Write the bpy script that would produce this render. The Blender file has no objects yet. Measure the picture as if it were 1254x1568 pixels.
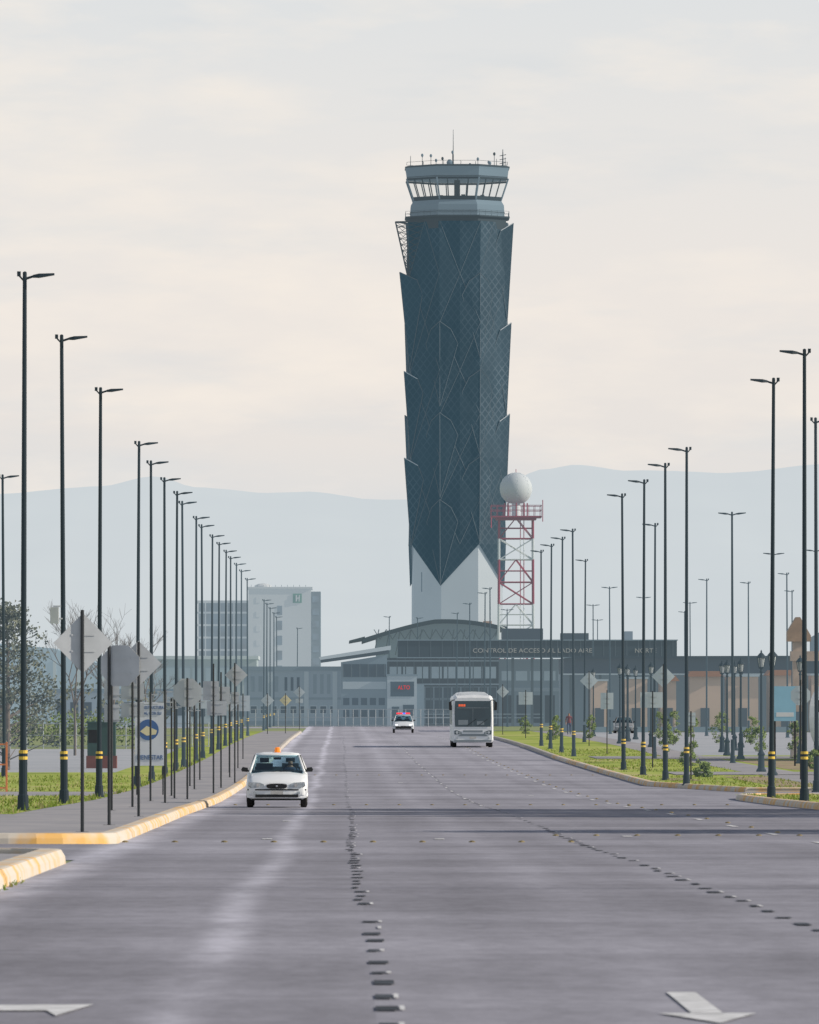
import bpy, math, random
from mathutils import Vector, noise
random.seed(7)
R = math.radians
scene = bpy.context.scene

# ------------------------------------------------------------------ terrain profile (metres, Y = along the avenue)
T = [(-100,.15),(0,0),(44,-.24),(63,-.29),(100,-.55),(131,-.80),(175,-1.1),(200,-1.30),(230,-1.52),(280,-1.72),(330,-1.77),
     (414,-1.75),(484,-1.62),(580,-1.6),(700,-1.72),(800,-1.72),(1000,-1.9),(1300,-2.2),(60000,-2.2)]
def _raw(y):
    y = max(T[0][0], min(T[-1][0]-1, y))
    for i in range(len(T)-1):
        if T[i][0] <= y <= T[i+1][0]:
            a, b = T[i], T[i+1]
            t = (y-a[0])/(b[0]-a[0])
            def sl(j):
                if j <= 0 or j >= len(T)-1: return 0
                return (T[j+1][1]-T[j-1][1])/(T[j+1][0]-T[j-1][0])
            m0, m1 = sl(i)*(b[0]-a[0]), sl(i+1)*(b[0]-a[0])
            if b[0] > 2000: m0 = m1 = 0
            return (2*t**3-3*t*t+1)*a[1]+(t**3-2*t*t+t)*m0+(-2*t**3+3*t*t)*b[1]+(t**3-t*t)*m1
    return -2.2
def gz(y):
    if y >= 1300: return -2.2
    k = math.floor(y/10.0)*10
    t = (y-k)/10.0
    return _raw(k)*(1-t)+_raw(k+10)*t
def ysteps(y0, y1):
    ys = [y0]
    k = math.floor(y0/10.0)*10+10
    while k < y1-1e-6:
        if k > y0+1e-6: ys.append(k)
        k += 10
    ys.append(y1)
    return ys

# ------------------------------------------------------------------ materials
AIR = (0.45, 0.58, 0.67)  # airlight colour; haze is painted onto surfaces as emission
def mat(name, col, rough=0.6, var=0.12, scale=3.0, haze=0.0, metal=0.0, spec=0.35, emis=None, estr=0.0, stretch=(1,1,1), air=None):
    m = bpy.data.materials.new(name); m.use_nodes = True
    nt = m.node_tree; b = nt.nodes["Principled BSDF"]
    b.inputs["Roughness"].default_value = rough
    b.inputs["Metallic"].default_value = metal
    b.inputs["Specular IOR Level"].default_value = spec
    k = 1-haze
    tc = nt.nodes.new("ShaderNodeTexCoord"); mp = nt.nodes.new("ShaderNodeMapping")
    mp.inputs["Scale"].default_value = stretch
    n = nt.nodes.new("ShaderNodeTexNoise"); n.inputs["Scale"].default_value = scale; n.inputs["Detail"].default_value = 4
    mx = nt.nodes.new("ShaderNodeMix"); mx.data_type = 'RGBA'
    mx.inputs[6].default_value = [max(0, c*(1-var))*k for c in col]+[1]
    mx.inputs[7].default_value = [min(1, c*(1+var))*k for c in col]+[1]
    nt.links.new(tc.outputs["Object"], mp.inputs[0]); nt.links.new(mp.outputs[0], n.inputs["Vector"])
    rp = nt.nodes.new("ShaderNodeMapRange"); rp.inputs[1].default_value = .3; rp.inputs[2].default_value = .7
    nt.links.new(n.outputs["Fac"], rp.inputs[0]); nt.links.new(rp.outputs[0], mx.inputs[0])
    nt.links.new(mx.outputs[2], b.inputs["Base Color"])
    if emis:
        b.inputs["Emission Color"].default_value = (*emis, 1); b.inputs["Emission Strength"].default_value = estr
    elif haze > 0:
        b.inputs["Emission Color"].default_value = (*(air or AIR), 1); b.inputs["Emission Strength"].default_value = haze  # painted haze: surface emits airlight over its dimmed base colour
    return m
def glassy(name, tint, amt=0.1):
    m = bpy.data.materials.new(name); m.use_nodes = True
    nt = m.node_tree; nt.nodes.clear()
    o = nt.nodes.new("ShaderNodeOutputMaterial"); t = nt.nodes.new("ShaderNodeBsdfTransparent"); g = nt.nodes.new("ShaderNodeBsdfGlossy")
    t.inputs[0].default_value = (*tint, 1); g.inputs["Roughness"].default_value = 0.03
    x = nt.nodes.new("ShaderNodeMixShader"); x.inputs[0].default_value = amt
    nt.links.new(t.outputs[0], x.inputs[1]); nt.links.new(g.outputs[0], x.inputs[2]); nt.links.new(x.outputs[0], o.inputs[0])
    return m

# ------------------------------------------------------------------ mesh builder
class MB:
    def __init__(s): s.v=[]; s.f=[]; s.mi=[]; s.mats=[]
    def m(s, mt):
        if mt not in s.mats: s.mats.append(mt)
        return s.mats.index(mt)
    def add(s, vs, fs, mt):
        b = len(s.v); i = s.m(mt)
        s.v += [tuple(v) for v in vs]
        for f in fs: s.f.append([b+k for k in f]); s.mi.append(i)
    def box(s, x0,x1,y0,y1,z0,z1, mt):
        vs=[(x0,y0,z0),(x1,y0,z0),(x1,y1,z0),(x0,y1,z0),(x0,y0,z1),(x1,y0,z1),(x1,y1,z1),(x0,y1,z1)]
        s.add(vs,[(0,3,2,1),(4,5,6,7),(0,1,5,4),(1,2,6,5),(2,3,7,6),(3,0,4,7)],mt)
    def tube(s, p, q, r1, r2, mt, n=6):
        p=Vector(p); q=Vector(q); d=(q-p)
        if d.length<1e-6: return
        d.normalize(); a = d.orthogonal().normalized(); c = d.cross(a)
        vs=[]
        for (o,r) in ((p,r1),(q,r2)):
            for k in range(n):
                t=2*math.pi*k/n+math.pi/n
                vs.append(o+a*math.cos(t)*r+c*math.sin(t)*r)
        fs=[(k,(k+1)%n,n+(k+1)%n,n+k) for k in range(n)]+[tuple(range(n-1,-1,-1)),tuple(range(n,2*n))]
        s.add(vs,fs,mt)
    def loft(s, secs, mt, cap=True, closed=True):
        n=len(secs[0]); vs=[p for q in secs for p in q]; fs=[]
        for i in range(len(secs)-1):
            for k in range(n if closed else n-1):
                fs.append((i*n+k,i*n+(k+1)%n,(i+1)*n+(k+1)%n,(i+1)*n+k))
        if cap: fs += [tuple(range(n-1,-1,-1)),tuple((len(secs)-1)*n+k for k in range(n))]
        s.add(vs,fs,mt)
    def lathe(s, cx,cy, prof, mt, n=16, a0=0):
        secs=[[(cx+r*math.sin(a0+2*math.pi*k/n), cy-r*math.cos(a0+2*math.pi*k/n), z) for k in range(n)] for r,z in prof]
        s.loft(secs,mt)
    def prism_y(s, pts, y0, y1, mt):  # pts (x,z)
        s.loft([[(x,y0,z) for x,z in pts],[(x,y1,z) for x,z in pts]],mt)
    def build(s, name, parent=None, smooth=False, loc=(0,0,0), bevel=0, rotz=0):
        me=bpy.data.meshes.new(name); me.from_pydata(s.v,[],s.f)
        for mt in s.mats: me.materials.append(mt)
        for p,i in zip(me.polygons,s.mi): p.material_index=i; p.use_smooth=smooth
        me.update()
        return inst(name, me, parent, loc, bevel, rotz)
def inst(name, me, parent=None, loc=(0,0,0), bevel=0, rotz=0):
    o=bpy.data.objects.new(name,me); scene.collection.objects.link(o); o.location=loc; o.rotation_euler=(0,0,rotz)
    if parent: o.parent=parent
    if bevel:
        b=o.modifiers.new("bevel",'BEVEL'); b.width=bevel; b.segments=2; b.limit_method='ANGLE'
    return o
def empty(name, loc=(0,0,0)):
    o=bpy.data.objects.new(name,None); scene.collection.objects.link(o); o.location=loc; return o
def strip(name, x0, x1, y0, y1, dz, mt, nx=1):
    fx0 = x0 if callable(x0) else (lambda y: x0); fx1 = x1 if callable(x1) else (lambda y: x1)
    mb=MB(); ys=ysteps(y0,y1); vs=[]; fs=[]
    for y in ys:
        for k in range(nx+1):
            vs.append((fx0(y)+(fx1(y)-fx0(y))*k/nx, y, gz(y)+dz))
    w=nx+1
    for i in range(len(ys)-1):
        for k in range(nx): fs.append((i*w+k,i*w+k+1,(i+1)*w+k+1,(i+1)*w+k))
    mb.add(vs,fs,mt)
    return mb.build(name)

# ------------------------------------------------------------------ world
w=bpy.data.worlds.new("World"); scene.world=w; w.use_nodes=True
nt=w.node_tree; nt.nodes.clear()
out=nt.nodes.new("ShaderNodeOutputWorld")
sky=nt.nodes.new("ShaderNodeTexSky"); sky.sky_type='NISHITA'; sky.sun_disc=False
SUN_EL=R(27); SUN_AZ=R(97)   # azimuth clockwise from +Y
sky.sun_elevation=SUN_EL; sky.sun_rotation=SUN_AZ; sky.dust_density=4; sky.altitude=2200
b1=nt.nodes.new("ShaderNodeBackground"); b1.inputs[1].default_value=0.09
nt.links.new(sky.outputs[0],b1.inputs[0])
tc=nt.nodes.new("ShaderNodeTexCoord"); sep=nt.nodes.new("ShaderNodeSeparateXYZ"); nt.links.new(tc.outputs["Generated"],sep.inputs[0])
ramp=nt.nodes.new("ShaderNodeValToRGB"); cr=ramp.color_ramp
stops=[(0.0,(.64,.685,.71)),(0.10,(.71,.72,.725)),(0.16,(.80,.76,.725)),(0.25,(.84,.79,.745)),(0.36,(.79,.775,.755)),(.45,(.735,.755,.765)),(1.0,(.56,.62,.70))]
mr=nt.nodes.new("ShaderNodeMapRange"); mr.inputs[1].default_value=0; mr.inputs[2].default_value=0.2
nt.links.new(sep.outputs[2],mr.inputs[0]); nt.links.new(mr.outputs[0],ramp.inputs[0])
while len(cr.elements)<len(stops): cr.elements.new(0.5)
for e,(p,c) in zip(cr.elements,stops): e.position=p; e.color=(*c,1)
def cloud(scale,lo,hi,amt,col,src,det=5):
    mp=nt.nodes.new("ShaderNodeMapping"); mp.inputs["Scale"].default_value=scale; mp.inputs["Location"].default_value=(1.3,.4,2.2)
    nt.links.new(tc.outputs["Generated"],mp.inputs[0])
    nz=nt.nodes.new("ShaderNodeTexNoise"); nz.inputs["Scale"].default_value=3.2; nz.inputs["Detail"].default_value=det; nz.inputs["Roughness"].default_value=.55
    nt.links.new(mp.outputs[0],nz.inputs["Vector"])
    mc=nt.nodes.new("ShaderNodeMapRange"); mc.inputs[1].default_value=lo; mc.inputs[2].default_value=hi; mc.inputs[4].default_value=amt
    nt.links.new(nz.outputs["Fac"],mc.inputs[0])
    cm=nt.nodes.new("ShaderNodeMix"); cm.data_type='RGBA'; cm.inputs[7].default_value=(*col,1)
    nt.links.new(mc.outputs[0],cm.inputs[0]); nt.links.new(src,cm.inputs[6]); return cm.outputs[2]
c=cloud((10,10,34),.46,.70,.65,(.94,.86,.77),ramp.outputs[0])
c=cloud((8,8,45),.52,.75,.45,(.66,.70,.73),c,7)
b2=nt.nodes.new("ShaderNodeBackground"); nt.links.new(c,b2.inputs[0]); b2.inputs[1].default_value=1.0
fr=nt.nodes.new("ShaderNodeMapRange"); fr.inputs[1].default_value=.15; fr.inputs[2].default_value=.8; fr.inputs[3].default_value=1; fr.inputs[4].default_value=.10
nt.links.new(sep.outputs[2],fr.inputs[0])
ms=nt.nodes.new("ShaderNodeMixShader"); nt.links.new(fr.outputs[0],ms.inputs[0]); nt.links.new(b1.outputs[0],ms.inputs[1]); nt.links.new(b2.outputs[0],ms.inputs[2])
nt.links.new(ms.outputs[0],out.inputs[0])
sl=bpy.data.lights.new("sun",'SUN'); sl.energy=5.0; sl.angle=R(0.6); sl.color=(1,.89,.76)
so=bpy.data.objects.new("sun",sl); scene.collection.objects.link(so)
sd=Vector((math.sin(SUN_AZ)*math.cos(SUN_EL),math.cos(SUN_AZ)*math.cos(SUN_EL),math.sin(SUN_EL)))
so.rotation_euler=sd.to_track_quat('Z','Y').to_euler(); so.location=(60,0,60)

# ------------------------------------------------------------------ camera: 275 mm lens, eye height 1.6 m, level, shifted
cd=bpy.data.cameras.new("camera"); cam=bpy.data.objects.new("camera",cd); scene.collection.objects.link(cam)
cam.location=(0,0,1.6); cam.rotation_euler=(R(90),0,0)
cd.sensor_fit='AUTO'; cd.sensor_width=36; cd.lens=36*12000/1568
cd.shift_x=(627-522)/1568; cd.shift_y=(1065-784)/1568; cd.clip_start=1; cd.clip_end=90000
cd.dof.use_dof=True; cd.dof.focus_distance=420; cd.dof.aperture_fstop=14
scene.camera=cam
scene.view_settings.view_transform='Standard'; scene.view_settings.look='None'; scene.view_settings.exposure=0

# ------------------------------------------------------------------ ground materials
def ground_mat(name, cols, sc, haze=0, stretch=(1,1,1)):
    m=bpy.data.materials.new(name); m.use_nodes=True; nt=m.node_tree; b=nt.nodes["Principled BSDF"]
    b.inputs["Roughness"].default_value=.95; b.inputs["Specular IOR Level"].default_value=.1
    tc=nt.nodes.new("ShaderNodeTexCoord"); mp=nt.nodes.new("ShaderNodeMapping"); mp.inputs["Scale"].default_value=stretch
    nt.links.new(tc.outputs["Object"],mp.inputs[0])
    n1=nt.nodes.new("ShaderNodeTexNoise"); n1.inputs["Scale"].default_value=sc; n1.inputs["Detail"].default_value=7; n1.inputs["Roughness"].default_value=.65
    nt.links.new(mp.outputs[0],n1.inputs["Vector"])
    rp=nt.nodes.new("ShaderNodeValToRGB"); nt.links.new(n1.outputs["Fac"],rp.inputs[0])
    e=rp.color_ramp.elements
    while len(e)<len(cols): e.new(.5)
    for i,c in enumerate(cols): e[i].position=.33+.34*i/(len(cols)-1); e[i].color=(*[x*(1-haze) for x in c],1)
    nt.links.new(rp.outputs[0],b.inputs["Base Color"])
    if haze: b.inputs["Emission Color"].default_value=(*AIR,1); b.inputs["Emission Strength"].default_value=haze  # distance haze painted in, ground emits airlight
    return m
m_grass=ground_mat("grass",[(.16,.20,.035),(.26,.33,.045),(.34,.39,.08),(.42,.37,.17)],.30,.03,(1,.25,1))
m_field=ground_mat("field",[(.16,.18,.06),(.20,.24,.07),(.28,.26,.13)],.05,.10)
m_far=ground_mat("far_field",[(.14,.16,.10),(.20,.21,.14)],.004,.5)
m_pave=ground_mat("pavement",[(.25,.25,.27),(.30,.295,.31),(.34,.33,.34)],.5,.02,(1,.3,1))
m_lot=ground_mat("parking_lot",[(.30,.31,.33),(.38,.38,.40)],.2,.12)

# road concrete
m_road=bpy.data.materials.new("road_concrete"); m_road.use_nodes=True; nt=m_road.node_tree; b=nt.nodes["Principled BSDF"]
b.inputs["Roughness"].default_value=.95; b.inputs["Specular IOR Level"].default_value=.04
tc=nt.nodes.new("ShaderNodeTexCoord"); sp=nt.nodes.new("ShaderNodeSeparateXYZ"); nt.links.new(tc.outputs["Object"],sp.inputs[0])
def nn(sc,stretch,det=4,rough=.55):
    mp=nt.nodes.new("ShaderNodeMapping"); mp.inputs["Scale"].default_value=stretch; nt.links.new(tc.outputs["Object"],mp.inputs[0])
    n=nt.nodes.new("ShaderNodeTexNoise"); n.inputs["Scale"].default_value=sc; n.inputs["Detail"].default_value=det; n.inputs["Roughness"].default_value=rough
    nt.links.new(mp.outputs[0],n.inputs["Vector"]); return n.outputs["Fac"]
def mth(op,a,b=None,c=None,clamp=False):
    x=nt.nodes.new("ShaderNodeMath"); x.operation=op; x.use_clamp=clamp
    for i,q in enumerate((a,b,c)):
        if q is None: continue
        if isinstance(q,(int,float)): x.inputs[i].default_value=q
        else: nt.links.new(q,x.inputs[i])
    return x.outputs[0]
def rng(v,a,b_,c,d):
    x=nt.nodes.new("ShaderNodeMapRange"); x.interpolation_type='SMOOTHSTEP'
    for i,q in enumerate((a,b_,c,d)): x.inputs[i+1].default_value=q
    nt.links.new(v,x.inputs[0]); return x.outputs[0]
X=sp.outputs[0]; Y=sp.outputs[1]
bands=rng(nn(1,(.10,.16,1),5,.6),.3,.7,.84,1.14)
fine=rng(nn(1,(4.5,1.3,1),7,.8),.3,.7,.87,1.12)
patch=rng(nn(1,(.30,.03,1),3),.35,.65,.93,1.08)
v=mth('MULTIPLY',mth('MULTIPLY',bands,fine),patch)
wob=mth('MULTIPLY',mth('SUBTRACT',nn(1,(.3,.05,1),3),.5),.7)
xx=mth('ADD',X,wob)
def streak(x0,wd,amp):
    d=mth('ABSOLUTE',mth('SUBTRACT',xx,x0)); return rng(d,0,wd,amp,0)
brk=rng(nn(1,(.7,.22,1),4,.7),.32,.6,.3,1)
s1=mth('MULTIPLY',streak(-.95,.30,.58),brk)
s2=mth('MULTIPLY',streak(-3.3,.55,.75),brk)
s3=mth('MULTIPLY',streak(2.1,.5,.16),brk)
v=mth('MULTIPLY',v,mth('ADD',1,mth('ADD',s1,mth('ADD',s2,s3))))
for tx in (-2.5,-.15,1.2,3.2,4.9,6.8,8.8,10.4):
    v=mth('SUBTRACT',v,streak(tx,.45,.07))
jt=mth('ABSOLUTE',mth('SUBTRACT',mth('FRACT',mth('DIVIDE',Y,4.5)),.5)); v=mth('MULTIPLY',v,rng(jt,.0,.014,.75,1))
wn=nt.nodes.new("ShaderNodeTexWhiteNoise"); wn.noise_dimensions='2D'; cx_=nt.nodes.new("ShaderNodeCombineXYZ")
nt.links.new(mth('FLOOR',mth('ADD',mth('DIVIDE',Y,4.5),.5)),cx_.inputs[0]); nt.links.new(mth('FLOOR',mth('DIVIDE',mth('SUBTRACT',X,.2),3.63)),cx_.inputs[1]); nt.links.new(cx_.outputs[0],wn.inputs["Vector"])
v=mth('MULTIPLY',v,rng(wn.outputs["Value"],0,1,.94,1.06))
v=mth('MULTIPLY',v,rng(Y,90,600,1.0,1.38))  # haze painted into the colour: concrete lightens with distance
hs=nt.nodes.new("ShaderNodeMix"); hs.data_type='RGBA'; hs.blend_type='MULTIPLY'; hs.inputs[0].default_value=1
hs.inputs[6].default_value=(.246,.248,.286,1)
cmb=nt.nodes.new("ShaderNodeCombineColor"); 
for i in range(3): nt.links.new(v,cmb.inputs[i])
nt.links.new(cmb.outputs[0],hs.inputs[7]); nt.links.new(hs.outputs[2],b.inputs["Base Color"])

m_kerbY=mat("kerb_paint_yellow",(.72,.50,.20),.7,.25,1.0)
for n in m_kerbY.node_tree.nodes:
    if n.type=='MIX': n.inputs[6].default_value=(.64,.38,.12,1); n.inputs[7].default_value=(.54,.50,.43,1)
    if n.type=='MAP_RANGE': n.inputs[1].default_value=.40; n.inputs[2].default_value=.55
m_kerb=mat("kerb_concrete",(.42,.39,.35),.8,.15,1)
m_white=mat("road_paint_white",(.58,.59,.60),.6,.30,6)
m_black=mat("road_paint_black",(.055,.065,.08),.8,.5,3,spec=.1)

# ground sheet
mb=MB(); ys=[-100+10*i for i in range(141)]+[1500,2000,3500,6000,12000,30000,60000]
xs=[-25000,-3000,-400,-60,60,400,3000,25000]
vs=[(x,y,gz(y)) for y in ys for x in xs]; W=len(xs)
f1=[];f2=[]
for i in range(len(ys)-1):
    for k in range(W-1):
        (f1 if ys[i]<1000 else f2).append((i*W+k,i*W+k+1,(i+1)*W+k+1,(i+1)*W+k))
mb.add(vs,f1,m_field); mb.add(vs,f2,m_far)
mb.build("ground")

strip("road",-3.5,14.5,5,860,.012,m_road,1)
strip("side_road",-60,-3.5,103,122.5,.012,m_road)
strip("side_road",14.5,70,243,266,.012,m_road)
strip("cross_road",-80,-3.5,790,830,.012,m_road)
strip("pavement",-60,-3.62,125,165,.13,m_pave)
strip("pavement",-6.9,-3.62,165,700,.13,m_pave)
strip("pavement",-60,-3.62,20,101,.13,m_pave)
strip("grass_verge",-60,-6.9,165,236,.135,m_grass)
strip("footpath",-60,-6.9,236,252,.13,m_pave)
strip("grass_verge",-60,-6.9,252,330,.135,m_grass)
strip("parking_lot",-90,-9.5,330,470,.03,m_lot)
strip("grass_verge",-9.5,-6.9,330,700,.135,m_grass)
strip("grass_verge",-12.0,11.0,866,985,.05,m_grass)
fr_ = lambda y: max(11.25, 13.6-(y-264)/24*2.4)
strip("grass_verge",lambda y: fr_(y)+.14,17,264,700,.135,m_grass)
strip("footpath",17,19.2,264,700,.14,m_pave)
strip("grass_verge",19.2,26,264,420,.135,m_grass)
strip("plaza",19.2,80,420,700,.03,m_lot)
strip("plaza",26,80,264,420,.03,m_lot)
strip("grass_verge",12.05,40,150,240,.135,m_grass)
strip("footpath",13.6,26,318,330,.16,m_pave)
strip("footpath",13.0,26,398,412,.16,m_pave)
m_dirt=ground_mat("bare_soil",[(.26,.19,.12),(.33,.26,.17),(.22,.24,.09)],.8,.03,(1,.3,1))
strip("soil_bed",15.2,16.9,270,312,.142,m_dirt); strip("soil_bed",12.4,13.6,296,306,.142,m_dirt); strip("soil_bed",19.6,24,340,392,.142,m_dirt)

def kerb(name, pts, mt, wd=.28, h=.16, side=1):
    P=[]
    for i in range(len(pts)-1):
        a=Vector(pts[i]); c=Vector(pts[i+1]); n=max(1,int((c-a).length/10+.5)) if abs(c.x-a.x)>.2 else 0
        if n: 
            for k in range(n): P.append(a.lerp(c,k/n))
        else:
            yy=ysteps(a.y,c.y) if c.y>a.y else ysteps(c.y,a.y)[::-1]
            for y in yy[:-1]: P.append(Vector((a.x+(c.x-a.x)*(y-a.y)/(c.y-a.y),y)))
    P.append(Vector(pts[-1]))
    secs=[]
    for i,p in enumerate(P):
        d=(P[min(i+1,len(P)-1)]-P[max(i-1,0)]).normalized(); nrm=Vector((-d.y,d.x))*side
        g=gz(p.y); jit=random.uniform(-.018,.018)
        def q(o,z): return (p.x+nrm.x*o,p.y+nrm.y*o,g+z)
        secs.append([q(0+jit,-.05),q(.02+jit,h*.55),q(.07+jit,h-.01),q(.11+jit,h),q(wd-.02,h),q(wd,h-.02),q(wd,-.05)])
    mb=MB(); mb.loft(secs,mt); return mb.build(name)
arc=lambda cx,cy,r,a0,a1,n=6:[(cx+r*math.cos(R(a0+(a1-a0)*k/n)),cy+r*math.sin(R(a0+(a1-a0)*k/n))) for k in range(n+1)]
kerb("kerb",[(-3.5,20)]+arc(-4.6,99.5,1.1,0,90)+[(-45,100.6)],m_kerbY,.34,.2)
kerb("kerb",[(-45,122.5)]+arc(-5.2,124.2,1.7,-90,0)+[(-3.5,330)],m_kerbY,.30,.18)
kerb("kerb",[(-3.5,330),(-3.5,700)],m_kerb)
kerb("kerb",[(30,264),(13.6,264),(11.25,288),(11.25,420)],m_kerbY,.3,.18,-1)
kerb("kerb",[(11.25,420),(11.25,700)],m_kerb,.3,.18,-1)
kerb("kerb",[(11.9,150)]+[(11.9,236),(12.1,238.5),(12.8,240),(40,240)],m_kerbY,.3,.18,-1)

# road markings: dark dashes and white flecks along the joints, arrows, studs
mb=MB()
def quad(a,c,y,L,mt): mb.add([(a,y,gz(y)+.02),(c,y,gz(y)+.02),(c,y+L,gz(y+L)+.02),(a,y+L,gz(y+L)+.02)],[(0,1,2,3)],mt)
for x0 in (.2,3.80):
    y=43.0
    while y<620:
        wob_=.04*math.sin(y/23)+.02*math.sin(y/7.1)
        j=wob_+random.uniform(-.03,.03); wd=random.uniform(.03,.07); L=random.uniform(.35,.85)
        if random.random()<.95: quad(x0+j-wd,x0+j+wd,y,L,m_black)
        if random.random()<.4 and y<300: quad(x0+j+wd+.01,x0+j+wd+.04,y+.1,L,m_white)
        y+=random.uniform(1.8,2.8)*(1 if y<120 else min(3.0,1+ (y-120)/90))
y=66
while y<620:
    quad(7.50,7.62,y,3,m_white); 
    if y>200: quad(3.74,3.82,y+4,3,m_white)
    y+=14
for (x_,y_) in ((1.55,129),(-1.3,129),(4.8,133),(-1.2,161),(2.2,300),(6.0,250)): quad(x_,x_+.16,y_,1.2,m_white)
def arrow(cx, y0, sc=1):
    pts=[(-.28,1.5),(0,0),(.28,1.5),(.09,1.35),(.09,5.0),(-.09,5.0),(-.09,1.35)]
    g=lambda p:(cx+p[0]*sc,y0+p[1],gz(y0+p[1])+.02)
    vs=[g(p) for p in pts]; mb.add(vs,[(0,1,2),(6,5,4,3)],m_white)
arrow(2.10,43.4)
mb.add([(-1.50+a,44.4+c,gz(44.4+c)+.02) for a,c in ((-.9,.9),(-.2,.9),(-.12,.1),(.04,1.9),(-.9,1.7))],[(0,1,2,3,4)],m_white)
mb.build("road_markings")
mb=MB(); m_stud=mat("stud_gold",(.24,.19,.09),.35,.3,4,metal=.3)
def stud(x,y):
    g=gz(y)+.012; mb.lathe(x,y,[(.055,g),(.052,g+.012),(.03,g+.026),(.004,g+.03)],m_stud,8)
for k in range(-1,9): stud(-2.65+k*.79,125)
for k in range(0,12): stud(3.7+k*.70,135)
for k in range(0,16): stud(-2.9+k*.9,215)
for k in range(0,16): stud(-2.9+k*.9,330)
for k in range(0,40): stud(7.8,140+k*9)
mb.build("road_studs")

# ------------------------------------------------------------------ street lamps
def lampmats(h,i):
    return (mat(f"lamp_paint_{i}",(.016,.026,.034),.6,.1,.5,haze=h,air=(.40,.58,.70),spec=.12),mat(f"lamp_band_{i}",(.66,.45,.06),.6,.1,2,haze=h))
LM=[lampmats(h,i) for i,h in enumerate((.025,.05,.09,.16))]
lamp_cache={}
def lamp(x,y,side=1,h=12.0,double=False,band=True):
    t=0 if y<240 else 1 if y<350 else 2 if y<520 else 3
    key=(t,side,round(h,1),double,band)
    if key not in lamp_cache:
        m,mY=LM[t]; mb=MB()
        mb.lathe(0,0,[(.17,0),(.17,.03),(.13,.05),(.12,.35),(.095,.38),(.095,1.15)],m,12)
        if band:
            mb.lathe(0,0,[(.10,1.15),(.10,1.22)],mY,12); mb.lathe(0,0,[(.098,1.22),(.098,1.29)],m,12); mb.lathe(0,0,[(.10,1.29),(.10,1.36)],mY,12)
        mb.lathe(0,0,[(.070,1.36),(.046,h),(.045,h+.03),(.02,h+.05)],m,12)
        mb.box(-.035,.035,-.085,-.06,.55,.85,m)
        for sd in ((side,-side) if double else (side,)):
            mb.tube((0,0,h-.12),(sd*.22,0,h-.05),.03,.028,m)
            a,b_=sd*.18,sd*.66
            mb.loft([[(a,-.06,h-.09),(a,.06,h-.09),(a,.05,h-.03),(a,-.05,h-.03)],
                     [(sd*.32,-.14,h-.09),(sd*.32,.14,h-.09),(sd*.32,.10,h-.0),(sd*.32,-.10,h-.0)],
                     [(b_,-.12,h-.03),(b_,.12,h-.03),(b_,.09,h+.01),(b_,-.09,h+.01)]],m)
        if not double:
            mb.tube((-side*.02,0,h-.16),(-side*.13,0,h-.04),.02,.02,m); mb.box(min(-side*.09,-side*.17),max(-side*.09,-side*.17),-.04,.04,h-.06,h+.05,m)
        o=mb.build("street_lamp",smooth=False); lamp_cache[key]=o.data
        o.location=(x,y,gz(y)+.12); lp=o
    else: lp=inst("street_lamp",lamp_cache[key],loc=(x,y,gz(y)+.12))
    lp.rotation_euler=(random.uniform(-.003,.003),random.uniform(-.006,.006),random.uniform(-.05,.05))
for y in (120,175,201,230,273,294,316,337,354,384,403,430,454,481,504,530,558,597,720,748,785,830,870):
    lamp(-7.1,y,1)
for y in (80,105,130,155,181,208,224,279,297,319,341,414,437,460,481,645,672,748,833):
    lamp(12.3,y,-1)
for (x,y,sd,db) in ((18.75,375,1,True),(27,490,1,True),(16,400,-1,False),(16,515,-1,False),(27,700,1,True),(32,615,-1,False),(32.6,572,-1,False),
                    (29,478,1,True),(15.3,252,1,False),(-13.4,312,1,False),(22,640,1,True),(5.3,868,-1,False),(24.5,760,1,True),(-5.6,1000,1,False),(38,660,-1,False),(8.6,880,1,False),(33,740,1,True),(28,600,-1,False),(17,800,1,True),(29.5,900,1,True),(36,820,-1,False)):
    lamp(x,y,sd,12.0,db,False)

def lantern(x,y,h=4.6):
    m=LM[2][0]; mb=MB()
    mb.lathe(0,0,[(.22,0),(.22,.1),(.15,.2),(.13,.7),(.17,.78),(.09,.9),(.06,1.0),(.045,h-.9),(.08,h-.85),(.05,h-.8),(.05,h-.72)],m,10)
    mb.lathe(0,0,[(.10,h-.72),(.12,h-.68),(.12,h-.66)],m,8)
    for k in range(6):
        a=math.pi*k/3; mb.tube((.11*math.cos(a),.11*math.sin(a),h-.66),(.17*math.cos(a),.17*math.sin(a),h-.25),.014,.014,m,4)
    mb.lathe(0,0,[(.09,h-.64),(.145,h-.27)],m_lglass,8)
    mb.lathe(0,0,[(.22,h-.26),(.20,h-.22),(.08,h-.08),(.03,h-.04),(.04,h),(.005,h+.08)],m,8)
    mb.build("lantern_post",loc=(x,y,gz(y)+.12))
m_lglass=mat("lantern_glass",(.45,.5,.52),.2,.1,3)
for (x,y) in ((17.4,316),(20.3,398),(20.6,418),(21.4,440),(19.0,520),(19.6,535),(20.6,548),(18.6,470),(21.8,372),(17.7,330),(19.0,590),(24,470),(17.8,500),(22.6,450)):
    lantern(x,y,5.1)

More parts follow.
